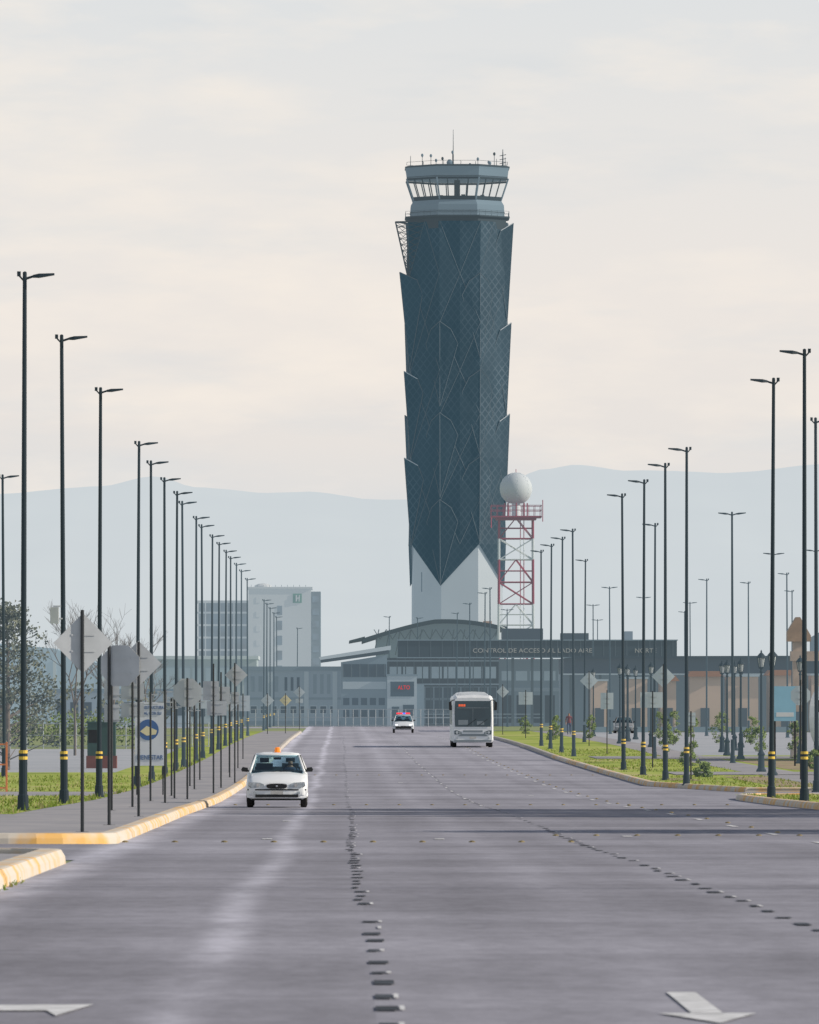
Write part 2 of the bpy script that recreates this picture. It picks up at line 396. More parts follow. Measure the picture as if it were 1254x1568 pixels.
# ------------------------------------------------------------------ traffic signs
m_al=mat("sign_back_aluminium",(.46,.49,.51),.5,.14,2,haze=.04)
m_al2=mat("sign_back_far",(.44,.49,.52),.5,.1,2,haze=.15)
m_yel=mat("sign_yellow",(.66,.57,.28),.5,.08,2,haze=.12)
m_blk=mat("sign_post_black",(.02,.024,.028),.5,.2,3,haze=.01)
def plate(mb,shape,cx,cz,r,y,mb_,mf,ry=0):
    if shape=='diamond': n,a0,rr=4,0,r
    elif shape=='octagon': n,a0,rr=8,math.pi/8,r
    else: n=0
    if n: pts=[(cx+rr*math.cos(a0+2*math.pi*k/n),cz+rr*math.sin(a0+2*math.pi*k/n)) for k in range(n)]
    else:
        wd,hh=r; pts=[(cx-wd/2,cz-hh/2),(cx+wd/2,cz-hh/2),(cx+wd/2,cz+hh/2),(cx-wd/2,cz+hh/2)]
    mb.prism_y(pts,y,y+.006,mb_); mb.prism_y([(x,z) for x,z in pts],y+.009,y+.011,mf)
def sign(x,y,parts,top,mback=None,mfront=None,yaw=0,pr=.03,rx=0):
    mback=mback or m_al; mfront=mfront or m_yel; mb=MB()
    g=gz(y)+.12
    mb.tube((0,0,0),(0,0,top-g),pr,pr,m_blk,8)
    mb.box(-.09,.09,-.09,.09,0,.015,m_blk)
    for (sh,dx,z,r) in parts:
        plate(mb,sh,dx,z-g,r,.04,mback,mfront)
        zz=z-g; mb.box(dx-.2,dx+.2,.028,.04,zz+.12,zz+.15,m_al); mb.box(dx-.2,dx+.2,.028,.04,zz-.15,zz-.12,m_al)
    mb.build("traffic_sign",loc=(x,y,g),rotz=yaw)
sign(-4.29,130,[('diamond',.02,2.47,.50)],3.02,yaw=.25)
sign(-4.2,142,[('octagon',.20,2.14,.40)],2.5,yaw=-.3)
sign(-4.13,160,[('diamond',0,2.25,.47)],2.7,yaw=.1)
sign(-5.15,176,[('rect',0,1.75,(.34,.5)),('rect',0,1.2,(.34,.4))],2.0)
sign(-5.0,188,[('rect',0,1.7,(.55,.4)),('rect',0,1.25,(.55,.35))],2.0)
sign(-4.35,222,[('octagon',0,1.68,.43)],2.1)
sign(-4.0,246,[('rect',-.08,1.75,(.5,.6)),('rect',.1,1.2,(.62,.45))],2.6)
sign(-4.1,268,[('rect',0,1.6,(.6,.6))],2.4)
sign(-3.9,288,[('diamond',.05,2.35,.42),('rect',0,1.5,(.3,.45))],2.8)
sign(-4.7,330,[('diamond',.0,1.3,.42)],1.8,m_al2)
sign(-5.4,300,[('rect',0,1.5,(.6,.8))],2.1,m_al2)
sign(-5.0,400,[('rect',0,1.2,(.7,.8))],1.7,m_al2)
sign(-6.0,640,[('diamond',0,1.2,.55)],1.8,m_al2); sign(-4.6,650,[('diamond',0,1.2,.5)],1.8,m_yel)
sign(-3.9,735,[('diamond',0,1.9,.55),('rect',0,1.1,(.7,.4))],2.5,m_al2)
sign(15.2,480,[('diamond',0,2.5,.56)],3.1,m_al2); sign(14.4,350,[('diamond',0,2.45,.52)],3.0,m_al2)
sign(14.0,352,[('rect',0,1.4,(1.1,.7))],1.8,m_al2); sign(13.2,560,[('rect',0,1.4,(1.0,.9))],2.0,m_al2)
sign(12.8,620,[('diamond',0,1.9,.5)],2.5,m_al2); sign(14.6,430,[('rect',0,1.3,(.7,.9))],1.9,m_al2)
sign(13.4,300,[('rect',0,.7,(.35,.5))],1.0,m_al2); sign(12.9,205,[('rect',0,.4,(.16,.3))],.6); sign(17.6,300,[('octagon',0,1.6,.4)],2.2,m_al2)
for (px,y) in ((-4.6,205),(-5.2,214),(-4.9,262),(-5.1,236),(-4.4,310),(-4.8,226),(-4.6,350),(-5.3,275)):
    sign(px,y,[('rect',0,gz(y)+2.9,(.10,.26))],gz(y)+3.1)

# poster board
pb=empty("information_billboard",(-5.85,240,gz(240)+.12))
mb=MB(); m_post=mat("poster_white",(.60,.63,.66),.5,.05,2,haze=.05); m_navy=mat("poster_navy",(.03,.10,.28),.5,.1,2,haze=.05)
mb.box(-.46,.46,0,.05,.9,2.85,m_post); mb.box(-.42,-.38,-.0,.06,0,.9,m_blk); mb.box(.38,.42,0,.06,0,.9,m_blk)
mb.prism_y([(.32*math.cos(2*math.pi*k/24)-.05,2.0+.32*math.sin(2*math.pi*k/24)) for k in range(24)],-.012,-.004,m_navy)
mb.prism_y([(-.3,1.95),(-.1,2.12),(.22,1.98),(.18,1.86),(-.1,1.82)],-.02,-.014,m_yel)
mb.build("board",pb)
def text(name,s,parent,loc,size,mt,width=None,ext=.01):
    c=bpy.data.curves.new(name,'FONT'); c.body=s; c.size=size; c.extrude=ext; c.align_x='CENTER'; c.align_y='CENTER'
    c.materials.append(mt); o=bpy.data.objects.new(name,c); scene.collection.objects.link(o)
    o.rotation_euler=(R(90),0,0); o.location=loc; o.parent=parent
    if width:
        bpy.context.view_layer.update(); o.scale=(width/max(o.dimensions.x,.01),1,1)
    return o
text("title_text","INFRAESTRUCTURA",pb,(0,-.01,2.68),.14,m_navy,.84); text("subtitle_text","VITAL POR SU",pb,(0,-.01,2.5),.13,m_navy,.7)
text("footer_text","BIENESTAR",pb,(0,-.01,1.15),.2,m_navy,.8)

# ------------------------------------------------------------------ vegetation
m_l=[mat("leaf_dark",(.04,.065,.03),.8,.3,3,haze=.04),mat("leaf_mid",(.075,.12,.035),.8,.3,3,haze=.04),mat("leaf_light",(.14,.20,.05),.8,.3,3,haze=.04)]
m_lb=[mat("pine_dark",(.035,.05,.045),.8,.3,3,haze=.08),mat("pine_mid",(.065,.08,.06),.8,.3,3,haze=.08),mat("pine_light",(.12,.13,.09),.8,.3,3,haze=.08)]
m_bark=mat("bark",(.12,.095,.08),.9,.3,5,haze=.10)
def leaves(mb,c,r,n,size,mats,flat=1.0):
    for _ in range(n):
        while True:
            p=Vector((random.uniform(-1,1),random.uniform(-1,1),random.uniform(-1,1)))
            if p.length<=1: break
        up=p.z; p=Vector((c[0]+p.x*r,c[1]+p.y*r,c[2]+p.z*r*flat))
        a=Vector((random.gauss(0,1),random.gauss(0,1),random.gauss(0,1))).normalized(); b_=a.orthogonal().normalized(); s=size*random.uniform(.5,1.3)
        mt=mats[0] if up<-.2 else mats[1] if random.random()<.6 else mats[2]
        mb.add([p,p+a*s,p+a*s*.6+b_*s*.7],[(0,1,2)],mt)
def tree(name,x,y,h,cr,clumps=40,per=70,mats=m_l,size=.16,conic=False,low=.3):
    mb=MB(); mb.tube((0,0,-.1),(.05,0,h*.5),.02*h,.012*h,m_bark,8); mb.tube((.05,0,h*.5),(0,.05,h*.92),.012*h,.003*h,m_bark,6)
    for k in range(clumps):
        t=random.random(); z=h*(low+(1-low)*t)
        rad=cr*((1-t)**.75+.08 if conic else math.sin(math.pi*min(1,.12+.88*t))**.6)*random.uniform(.35,1.05)
        a=random.uniform(0,2*math.pi); c=(rad*math.cos(a),rad*math.sin(a),z)
        mb.tube((0,0,z-rad*.45),c,.004*h,.0015*h,m_bark,4)
        leaves(mb,c,cr*random.uniform(.18,.34),per,size,mats,.6 if conic else .8)
    return mb.build(name,loc=(x,y,gz(y)+.05))
tree("pine_tree",-15.0,352,7.5,2.6,85,70,m_lb,.17,True,.16)
tree("pine_tree",-17.6,372,6.2,2.2,50,60,m_lb,.17,True,.2)
def bare(mb,p,d,l,r,depth):
    q=p+d*l; mb.tube(p,q,r,r*.68,m_bark,5)
    if depth==0: return
    for _ in range(3 if depth>1 else 4):
        nd=(d+Vector((random.uniform(-.75,.75),random.uniform(-.75,.75),random.uniform(-.15,.55)))).normalized()
        bare(mb,q if random.random()<.7 else p.lerp(q,.7),nd,l*random.uniform(.62,.82),r*.6,depth-1)
for (x,y,h) in ((-14.6,430,2.7),(-12.8,440,2.5),(-11.2,450,2.2)):
    mb=MB(); bare(mb,Vector((0,0,0)),Vector((0,0,1)),h,.085,5); mb.build("bare_tree",loc=(x,y,gz(y)))
# unseen trees added right of the avenue to cast a shadow on the road
for (x,y,h) in ((19.5,178,10.5),(22,184,11),(20,194,10.5),(25,190,12),(23,172,10),(19,140,8)): tree("unseen_shadow_tree",x,y,h,3.9,70,80,m_l,.32)
mb=MB()
for k in range(120):
    x=random.uniform(-32,-12.5); y=random.uniform(478,500); leaves(mb,(x,y,gz(y)+random.uniform(.5,1.7)),.75,40,.2,m_l)
mb.build("hedge")
mb=MB()
for k in range(110):
    x=random.uniform(-60,-16); y=random.uniform(640,700); leaves(mb,(x,y,gz(y)+random.uniform(.6,3.8)),1.4,36,.4,m_lb)
mb.build("distant_trees")
for (x,y,h,r) in ((21.2,500,2.2,.5),(20.3,452,2.0,.45),(25.2,520,2.0,.7),(26.4,505,1.8,.6),(22.8,560,2.0,.7),(17.9,560,1.7,.5),(24,450,1.5,.6),(16.2,590,1.6,.5),(15.0,640,1.5,.5),(18.3,440,1.6,.4),(23.2,400,1.9,.5),(14.6,540,1.3,.5),(16.0,360,.8,.5),(14.4,310,.6,.4),(21,345,.9,.6)):
    tree("cypress_shrub",x,y,h,r,26,45,[m_l[1],m_l[2],m_l[2]],.1,False,.05)
mb=MB()
def tufts(x0,x1,y0,y1,n,hh=.07,dz=.135):
    for _ in range(n):
        x=random.uniform(x0,x1); y=random.uniform(y0,y1)
        if x0>11 and 262>y>238: continue
        if 316<y<332 or 396<y<414: continue
        if y>=262 and x>11 and x<fr_(y)+.3: continue
        if noise.noise(Vector((x*.6,y*.15,0)))<-.12 and dz>.1: continue
        g=gz(y)+dz; h=hh*random.uniform(.4,1.5); a=random.uniform(-.06,.06)
        mb.add([(x-.02,y,g),(x+.02,y,g),(x+a,y+random.uniform(-.05,.05),g+h)],[(0,1,2)],m_tuft[random.randrange(4)])
m_tuft=[mat("blade_green",(.24,.33,.05),.8,.2,3),mat("blade_light",(.36,.43,.10),.8,.2,3),mat("blade_dry",(.46,.41,.19),.8,.2,3),mat("blade_deep",(.15,.22,.04),.8,.2,3)]
tufts(-13,-6.95,165,236,3500); tufts(-14,-6.95,252,330,2600); tufts(11.5,17,264,460,5500); tufts(12.1,15,185,240,2500)
tufts(-3.62,-3.44,70,86,160,.05,.0); tufts(-7.0,-6.9,165,400,500,.14)
mb.build("grass")

# ------------------------------------------------------------------ left-edge furniture
m_or=mat("barrier_orange",(.70,.22,.06),.5,.15,3,haze=.04)
mb=MB()
for x in (-1.3,0,1.0): mb.box(x-.03,x+.03,-.04,.04,0,1.6,m_or)
for z in (.1,.85,1.5): mb.box(-1.3,1.0,-.03,.03,z,z+.05,m_or)
mb.build("metal_barrier",loc=(-11.75,252,gz(252)+.13))
m_cab=mat("cabinet_green",(.02,.06,.05),.5,.2,3,haze=.05); m_cabr=mat("cabinet_red",(.16,.05,.04),.6,.2,3,haze=.05)
mb=MB(); mb.box(-.65,.65,0,.8,.6,2.1,m_cab); mb.box(-.7,.7,-.05,.85,0,.6,m_cabr); mb.box(-.7,.7,-.05,.85,2.1,2.18,m_cab); mb.box(-.01,.01,-.02,0,.62,2.08,m_blk)
mb.box(-.6,-.05,-.012,0,1.2,1.8,m_blk); mb.build("utility_cabinet",loc=(-11.0,360,gz(360)),bevel=.02)
mb=MB(); mb.box(-.11,.11,-.08,.08,0,.42,m_al); mb.box(-.04,.16,-.02,.02,.42,.46,m_al); mb.box(.1,.2,-.04,.04,.1,.14,m_al)
mb.build("pole_junction_box",loc=(-7.34,200.9,3.45),bevel=.01)
mb=MB(); m_fence=mat("fence_steel",(.28,.31,.33),.5,.1,2,haze=.12)
for k in range(60): mb.tube((-60+k,0,0),(-60+k,0,1.6),.03,.03,m_fence,4)
for z in (.15,.8,1.5): mb.box(-60,-1,-.02,.02,z,z+.05,m_fence)
mb.build("steel_fence",loc=(-7,474,gz(474)))
mb=MB()
for k in range(30): mb.tube((-9+k*.8,0,0),(-9+k*.8,0,1.9),.035,.035,m_fence,4)
for z in (.15,1.0,1.85): mb.box(-9,14.2,-.02,.02,z,z+.05,m_fence)
mb.build("steel_fence",loc=(-2.5,835,gz(835)))

# ------------------------------------------------------------------ distant buildings
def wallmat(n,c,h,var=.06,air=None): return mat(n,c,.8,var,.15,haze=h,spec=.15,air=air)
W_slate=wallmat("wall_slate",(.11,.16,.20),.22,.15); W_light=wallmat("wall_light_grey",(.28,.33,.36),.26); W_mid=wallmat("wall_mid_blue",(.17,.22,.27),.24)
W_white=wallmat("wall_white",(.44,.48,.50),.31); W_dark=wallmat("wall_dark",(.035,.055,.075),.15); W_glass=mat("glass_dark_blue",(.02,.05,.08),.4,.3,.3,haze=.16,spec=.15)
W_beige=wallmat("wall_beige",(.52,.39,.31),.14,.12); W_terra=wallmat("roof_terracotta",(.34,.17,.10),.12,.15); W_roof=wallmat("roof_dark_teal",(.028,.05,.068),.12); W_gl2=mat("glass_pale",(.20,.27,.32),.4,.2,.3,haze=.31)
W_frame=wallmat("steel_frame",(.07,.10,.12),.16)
def windows(mb,x0,x1,y,z0,z1,nx,nz_,mt,fx=.7,fz=.6,dep=.06,fm=None,skip=0):
    dx=(x1-x0)/nx; dz=(z1-z0)/nz_
    for i in range(nx):
        for j in range(nz_):
            if random.random()<skip: continue
            cx=x0+(i+.5)*dx; cz=z0+(j+.5)*dz; a=dx*fx/2; c=dz*fz/2
            if fm:
                mb.box(cx-a-.08,cx+a+.08,y-dep-.0,y+.02,cz-c-.08,cz-c,fm); mb.box(cx-a-.08,cx+a+.08,y-dep,y+.02,cz+c,cz+c+.08,fm)
                mb.box(cx-a-.08,cx-a,y-dep,y+.02,cz-c,cz+c,fm); mb.box(cx+a,cx+a+.08,y-dep,y+.02,cz-c,cz+c,fm)
            mb.box(cx-a,cx+a,y-dep*.5,y+.02,cz-c,cz+c,mt)
# hotel
HA=(.50,.60,.67)  # airlight tint for the hotel's painted haze
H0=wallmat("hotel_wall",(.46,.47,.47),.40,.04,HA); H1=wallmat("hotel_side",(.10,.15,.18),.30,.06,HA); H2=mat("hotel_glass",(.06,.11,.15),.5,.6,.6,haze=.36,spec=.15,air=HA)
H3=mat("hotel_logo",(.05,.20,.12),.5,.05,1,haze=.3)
mb=MB(); g=gz(1100)
mb.box(-13.0,-4.2,1100,1116,g,16.6,H0); mb.box(-4.2,-2.85,1100.5,1116,g,16.2,H1); mb.box(-20.1,-13.0,1101,1115,g,14.6,H2)
mb.box(-13.2,-4.0,1099.8,1116.2,16.6,16.85,H0); mb.box(-20.3,-13.0,1100.8,1115,14.6,14.95,H0)
for k in range(7):
    z=2.6+k*1.75; mb.box(-20.2,-13.0,1100.7,1101,z,z+.28,H0)
for k in range(8): x=-20.1+k*1.0; mb.box(x,x+.16,1100.75,1101,g,14.6,H0)
windows(mb,-9.6,-7.6,1100,2,14.6,1,6,H2,.35,.62,.1); windows(mb,-12.6,-10.6,1100,2,16,1,7,H0,.3,.4,.1)
windows(mb,-4.2,-2.9,1100.5,2,16,1,8,H2,.7,.5,.1)
mb.box(-6.75,-5.5,1099.9,1100,14.6,15.9,H3); 
mb.prism_y([(-6.35,14.8),(-6.2,14.8),(-6.1,15.2),(-5.95,15.2),(-5.95,14.8),(-5.8,14.8),(-5.75,15.7),(-5.9,15.7),(-5.95,15.35),(-6.15,15.35),(-6.15,15.7),(-6.35,15.7)],1099.8,1099.88,H0)
mb.lathe(-11,1106,[(1.2,16.85),(1.2,17.1),(.7,17.35),(.1,17.45)],H0,12)
for k in range(10): mb.tube((-12.6+k*.85,1101,16.85),(-12.6+k*.85,1101,17.15),.03,.03,H1,4)
mb.build("hotel_building")
mb=MB(); g=gz(900)
mb.box(-24,-10,930,950,g,5.9,W_light); mb.box(-24.3,-9.8,929.7,950,5.9,6.3,W_white); windows(mb,-24,-10,930,2.6,5.4,9,1,W_gl2,.8,.7,.1)
windows(mb,-24,-10,930,-1.5,1.5,12,1,W_dark,.55,.6,.1); mb.build("office_block")
mb=MB(); mb.prism_y([(-70,-2),(-27,-2),(-27,4.5),(-36,7.5),(-48,8.6),(-60,8.3),(-70,7.6)],980,1010,wallmat("hangar_blue",(.22,.30,.36),.42)); 
for k in range(14): mb.box(-69+k*3,-68.6+k*3,979.9,980,-2,6,W_white)
mb.build("hangar")
mb=MB(); mb.box(-30,-16,820,835,-2,1.9,W_light); mb.box(-30.3,-15.7,819.5,835,1.9,2.3,W_slate); windows(mb,-30,-16,820,-1.2,1.6,10,1,W_dark,.6,.5,.1); mb.build("service_building")

T1=empty("airport_access_building",(0,850,0)); g=gz(850)
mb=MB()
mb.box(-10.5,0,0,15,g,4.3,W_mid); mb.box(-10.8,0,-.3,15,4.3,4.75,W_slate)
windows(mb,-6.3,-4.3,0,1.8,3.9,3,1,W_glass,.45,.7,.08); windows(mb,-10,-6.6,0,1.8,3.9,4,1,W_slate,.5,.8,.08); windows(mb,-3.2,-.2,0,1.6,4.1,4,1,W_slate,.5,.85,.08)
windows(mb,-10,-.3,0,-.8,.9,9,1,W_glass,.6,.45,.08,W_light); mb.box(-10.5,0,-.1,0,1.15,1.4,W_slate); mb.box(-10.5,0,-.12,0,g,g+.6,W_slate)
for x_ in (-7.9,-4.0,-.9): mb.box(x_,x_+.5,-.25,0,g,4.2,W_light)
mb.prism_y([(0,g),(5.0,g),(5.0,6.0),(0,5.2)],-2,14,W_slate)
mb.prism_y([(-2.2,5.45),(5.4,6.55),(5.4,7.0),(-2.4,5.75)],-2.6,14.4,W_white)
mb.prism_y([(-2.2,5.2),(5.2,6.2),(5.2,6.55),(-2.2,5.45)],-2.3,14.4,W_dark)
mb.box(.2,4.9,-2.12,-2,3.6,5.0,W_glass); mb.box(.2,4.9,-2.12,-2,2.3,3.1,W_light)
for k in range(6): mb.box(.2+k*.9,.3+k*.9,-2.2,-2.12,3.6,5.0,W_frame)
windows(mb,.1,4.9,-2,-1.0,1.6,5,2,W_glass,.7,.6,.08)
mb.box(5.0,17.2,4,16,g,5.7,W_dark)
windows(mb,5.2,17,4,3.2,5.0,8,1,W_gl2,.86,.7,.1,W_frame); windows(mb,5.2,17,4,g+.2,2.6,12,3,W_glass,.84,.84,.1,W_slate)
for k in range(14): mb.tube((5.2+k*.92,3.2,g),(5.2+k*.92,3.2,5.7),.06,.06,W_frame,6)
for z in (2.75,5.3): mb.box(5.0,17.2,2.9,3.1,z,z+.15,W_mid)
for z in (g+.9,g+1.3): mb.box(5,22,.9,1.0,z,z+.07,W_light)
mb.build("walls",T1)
mb=MB()
mb.box(6.2,36.4,-1.0,6,5.75,7.55,W_roof); mb.box(6.1,36.5,-1.15,-.0,7.55,7.66,W_slate); mb.box(6.1,36.5,-1.1,-.6,5.65,5.75,W_slate)
mb.box(17.6,22.0,3,10,7.7,8.9,W_dark); mb.box(24,27,4,8,7.7,8.4,W_dark); mb.box(31,31.8,4,8,7.7,8.6,W_mid)
for k in range(24): mb.box(7.2+k*1.25,7.25+k*1.25,-1.02,-1.0,5.76,7.54,W_frame)
for k in range(9):
    x=18.5+k*2.1; mb.box(x,x+.3,.5,.8,g,5.7,W_frame)
mb.box(17.3,36.2,6.2,8,g,5.6,W_slate); windows(mb,17.4,36,6.2,2.6,4.9,12,1,W_gl2,.8,.45,.1); windows(mb,17.4,36,6.2,g+.1,1.9,12,1,W_dark,.7,.85,.1)
mb.box(17.3,36,5.9,6.2,2.05,2.45,W_mid)
mb.build("entrance_canopy",T1)
m_txt=mat("letters_pale",(.40,.40,.39),.5,.03,1,haze=.12)
text("sign_letters","CONTROL DE ACCESO AL LADO AIRE",T1,(20.75,-1.06,6.45),.66,m_txt,12.9,.03)
text("sign_letters_end","NORTE",T1,(33.0,-1.06,6.45),.66,m_txt,2.3,.03)
mb=MB(); m_led=mat("led_red",(.3,.02,.02),.5,0,1,emis=(.9,.05,.06),estr=.6)
mb.box(5.0,8.2,-3.5,-.5,g,3.7,W_light); mb.box(4.9,8.3,-3.6,-.4,3.7,3.9,W_slate); mb.box(5.35,7.9,-3.56,-3.5,1.5,3.1,W_glass)
mb.box(5.5,6.3,-3.56,-3.5,g,.4,W_glass); mb.box(6.7,7.9,-3.56,-3.5,-.6,.6,W_glass); mb.box(8.2,9.0,-3,-1,g,2.8,W_slate)
mb.build("portal",T1)
text("led_sign","ALTO",T1,(6.8,-3.62,2.45),.6,m_led,1.3,.02)
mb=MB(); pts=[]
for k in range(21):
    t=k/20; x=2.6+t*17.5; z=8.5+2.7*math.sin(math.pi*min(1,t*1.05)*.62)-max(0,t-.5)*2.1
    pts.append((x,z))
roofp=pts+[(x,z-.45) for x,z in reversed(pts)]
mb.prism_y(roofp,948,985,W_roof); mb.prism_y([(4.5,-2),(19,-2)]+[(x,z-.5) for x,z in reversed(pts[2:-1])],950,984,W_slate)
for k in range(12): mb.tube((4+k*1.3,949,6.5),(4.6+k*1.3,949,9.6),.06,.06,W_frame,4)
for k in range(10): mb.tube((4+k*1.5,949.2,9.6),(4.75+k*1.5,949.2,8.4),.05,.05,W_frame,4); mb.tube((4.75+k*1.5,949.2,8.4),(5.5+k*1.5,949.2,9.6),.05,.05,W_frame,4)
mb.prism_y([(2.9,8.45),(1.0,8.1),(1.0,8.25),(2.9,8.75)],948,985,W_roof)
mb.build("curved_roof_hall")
mb=MB(); g=gz(720)
mb.box(20.5,60,720,738,3.6,5.0,W_dark); mb.box(20.3,60,719.6,720,3.5,3.62,W_light)
mb.prism_y([(20.3,5.0),(60,5.0),(60,5.3),(22,5.2)],719.5,738.5,W_roof)
mb.box(20.5,60,732,736.5,g,3.6,W_slate)
for k in range(14): mb.box(21+k*2.7,21.25+k*2.7,720.3,720.6,g,3.5,W_frame)
mb.build("checkpoint_building")
mb=MB(); g=gz(710)
for (a,c,h_,tr) in ((22.6,24.0,2.9,0),(25.6,27.6,3.1,0),(28.8,30.2,2.9,1),(31.4,34.2,3.3,1),(34.8,37.6,3.3,0),(38.6,41.5,3.4,1),(42.4,47,3.4,0),(48,54,3.4,1)):
    mb.box(a,c,706,711,g,h_,W_beige); mb.box(a-.06,c+.06,705.9,706,g,g+.5,W_slate)
    if tr: mb.prism_y([(a-.3,h_),(c+.3,h_),(c-.1,h_+.5),(a+.1,h_+.5)],705.5,711.4,W_terra)
    else: mb.box(a-.1,c+.1,705.8,711.1,h_,h_+.16,W_light)
    mb.box((a+c)/2-.4,(a+c)/2+.4,705.93,706,g+.02,g+2.2,W_dark)
mb.build("beige_pavilions")
mb=MB(); m_k=mat("gate_render_beige",(.42,.33,.26),.7,.12,2,haze=.07); m_k2=mat("gate_roof_orange",(.33,.22,.14),.7,.15,2,haze=.07)
mb.box(0,.55,0,.8,0,6.0,m_k); mb.box(5.5,6.1,0,.8,0,6.0,m_k); mb.box(-.1,.65,-.08,.88,0,.5,m_kerb); mb.box(-.12,6.3,-.1,.9,5.0,5.5,m_k)
mb.prism_y([(-.3,6.0),(.9,6.0),(.9,6.3),(.35,7.25),(.15,7.25),(-.3,6.5)],-.2,1.0,m_k2); mb.prism_y([(.9,5.5),(5.3,5.5),(5.3,6.2),(3.0,7.4),(.9,6.2)],0,.8,W_slate)
mb.box(-.15,.7,-.12,-.08,3.2,3.3,m_al); mb.box(.1,.45,-.05,-.0,1.4,2.4,W_dark)
mb.build("entrance_gate",loc=(23.2,402,gz(402)+.13))
m_bb=mat("hoarding_blue",(.22,.45,.60),.5,.1,.8,haze=.08)
mb=MB(); mb.box(-.5,.5,0,.06,2.1,3.7,m_bb); mb.box(-.5,-.42,.06,.12,0,3.7,m_blk); mb.box(.42,.5,.06,.12,0,3.7,m_blk); mb.box(-.4,.4,-.01,0,2.3,2.5,m_post); mb.build("advertising_board",loc=(20.4,360,gz(360)+.1))

# ------------------------------------------------------------------ control tower
CX,CY=17.9,1207.5
TS=bpy.data.materials.new("tower_mesh_skin"); TS.use_nodes=True; nt=TS.node_tree; b=nt.nodes["Principled BSDF"]; b.inputs["Roughness"].default_value=.7
tc=nt.nodes.new("ShaderNodeTexCoord"); sp=nt.nodes.new("ShaderNodeSeparateXYZ"); nt.links.new(tc.outputs["Object"],sp.inputs[0])
def dl(sgn,period,wd):
    a=mth('ADD',mth('MULTIPLY',sp.outputs[0],sgn*1.0),mth('MULTIPLY',sp.outputs[2],.75))
    fr=mth('ABSOLUTE',mth('SUBTRACT',mth('FRACT',mth('DIVIDE',a,period)),.5)); return rng(fr,0,wd,1,0)
L=mth('MAXIMUM',dl(1,1.05,.16),dl(-1,1.05,.16))
L=mth('MULTIPLY',L,rng(nn(1,(.2,.2,.12),2),.4,.65,.3,.9))
mx=nt.nodes.new("ShaderNodeMix"); mx.data_type='RGBA'; mx.inputs[6].default_value=(.018,.030,.040,1); mx.inputs[7].default_value=(.055,.073,.09,1)
nt.links.new(L,mx.inputs[0])
tn=nt.nodes.new("ShaderNodeMix"); tn.data_type='RGBA'; tn.blend_type='MULTIPLY'; tn.inputs[0].default_value=1
cc=nt.nodes.new("ShaderNodeCombineColor"); vv=rng(nn(1,(.10,.10,.05),4),.35,.65,.75,1.3)
for i in range(3): nt.links.new(vv,cc.inputs[i])
nt.links.new(mx.outputs[2],tn.inputs[6]); nt.links.new(cc.outputs[0],tn.inputs[7]); nt.links.new(tn.outputs[2],b.inputs["Base Color"]); b.inputs["Specular IOR Level"].default_value=.1
b.inputs["Emission Color"].default_value=(.25,.52,.71,1); b.inputs["Emission Strength"].default_value=.094  # airlight painted onto the skin as emission
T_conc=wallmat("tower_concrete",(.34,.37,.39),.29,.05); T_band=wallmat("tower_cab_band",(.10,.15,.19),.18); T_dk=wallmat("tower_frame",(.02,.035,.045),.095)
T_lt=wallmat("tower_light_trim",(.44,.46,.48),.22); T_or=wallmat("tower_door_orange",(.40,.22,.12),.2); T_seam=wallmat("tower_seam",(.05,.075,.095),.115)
T_gl=glassy("tower_glass",(.98,.99,.99),0.05)
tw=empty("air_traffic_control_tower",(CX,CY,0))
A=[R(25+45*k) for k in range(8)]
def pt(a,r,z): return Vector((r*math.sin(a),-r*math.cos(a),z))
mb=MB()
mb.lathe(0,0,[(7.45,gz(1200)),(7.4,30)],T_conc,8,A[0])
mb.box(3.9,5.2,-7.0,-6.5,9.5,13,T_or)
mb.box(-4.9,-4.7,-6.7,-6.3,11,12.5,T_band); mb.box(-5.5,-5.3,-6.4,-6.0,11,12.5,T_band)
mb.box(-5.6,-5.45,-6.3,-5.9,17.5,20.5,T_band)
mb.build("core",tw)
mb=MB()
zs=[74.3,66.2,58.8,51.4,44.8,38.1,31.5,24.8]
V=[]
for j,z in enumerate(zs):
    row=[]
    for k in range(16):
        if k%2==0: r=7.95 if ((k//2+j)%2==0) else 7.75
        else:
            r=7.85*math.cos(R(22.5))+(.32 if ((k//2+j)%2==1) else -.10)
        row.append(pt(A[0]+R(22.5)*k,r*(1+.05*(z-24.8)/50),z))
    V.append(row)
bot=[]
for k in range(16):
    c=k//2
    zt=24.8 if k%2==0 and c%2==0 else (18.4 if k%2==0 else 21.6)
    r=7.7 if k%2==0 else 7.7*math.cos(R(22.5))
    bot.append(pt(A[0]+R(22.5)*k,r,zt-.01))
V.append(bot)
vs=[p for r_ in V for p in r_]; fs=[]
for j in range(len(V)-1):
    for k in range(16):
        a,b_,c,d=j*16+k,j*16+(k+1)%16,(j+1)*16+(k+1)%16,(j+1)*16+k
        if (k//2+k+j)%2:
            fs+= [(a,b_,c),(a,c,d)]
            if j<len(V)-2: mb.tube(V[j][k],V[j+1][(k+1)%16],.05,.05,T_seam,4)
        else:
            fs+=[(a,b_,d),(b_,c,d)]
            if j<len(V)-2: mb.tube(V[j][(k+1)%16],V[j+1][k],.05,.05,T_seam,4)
mb.add(vs,fs,TS)
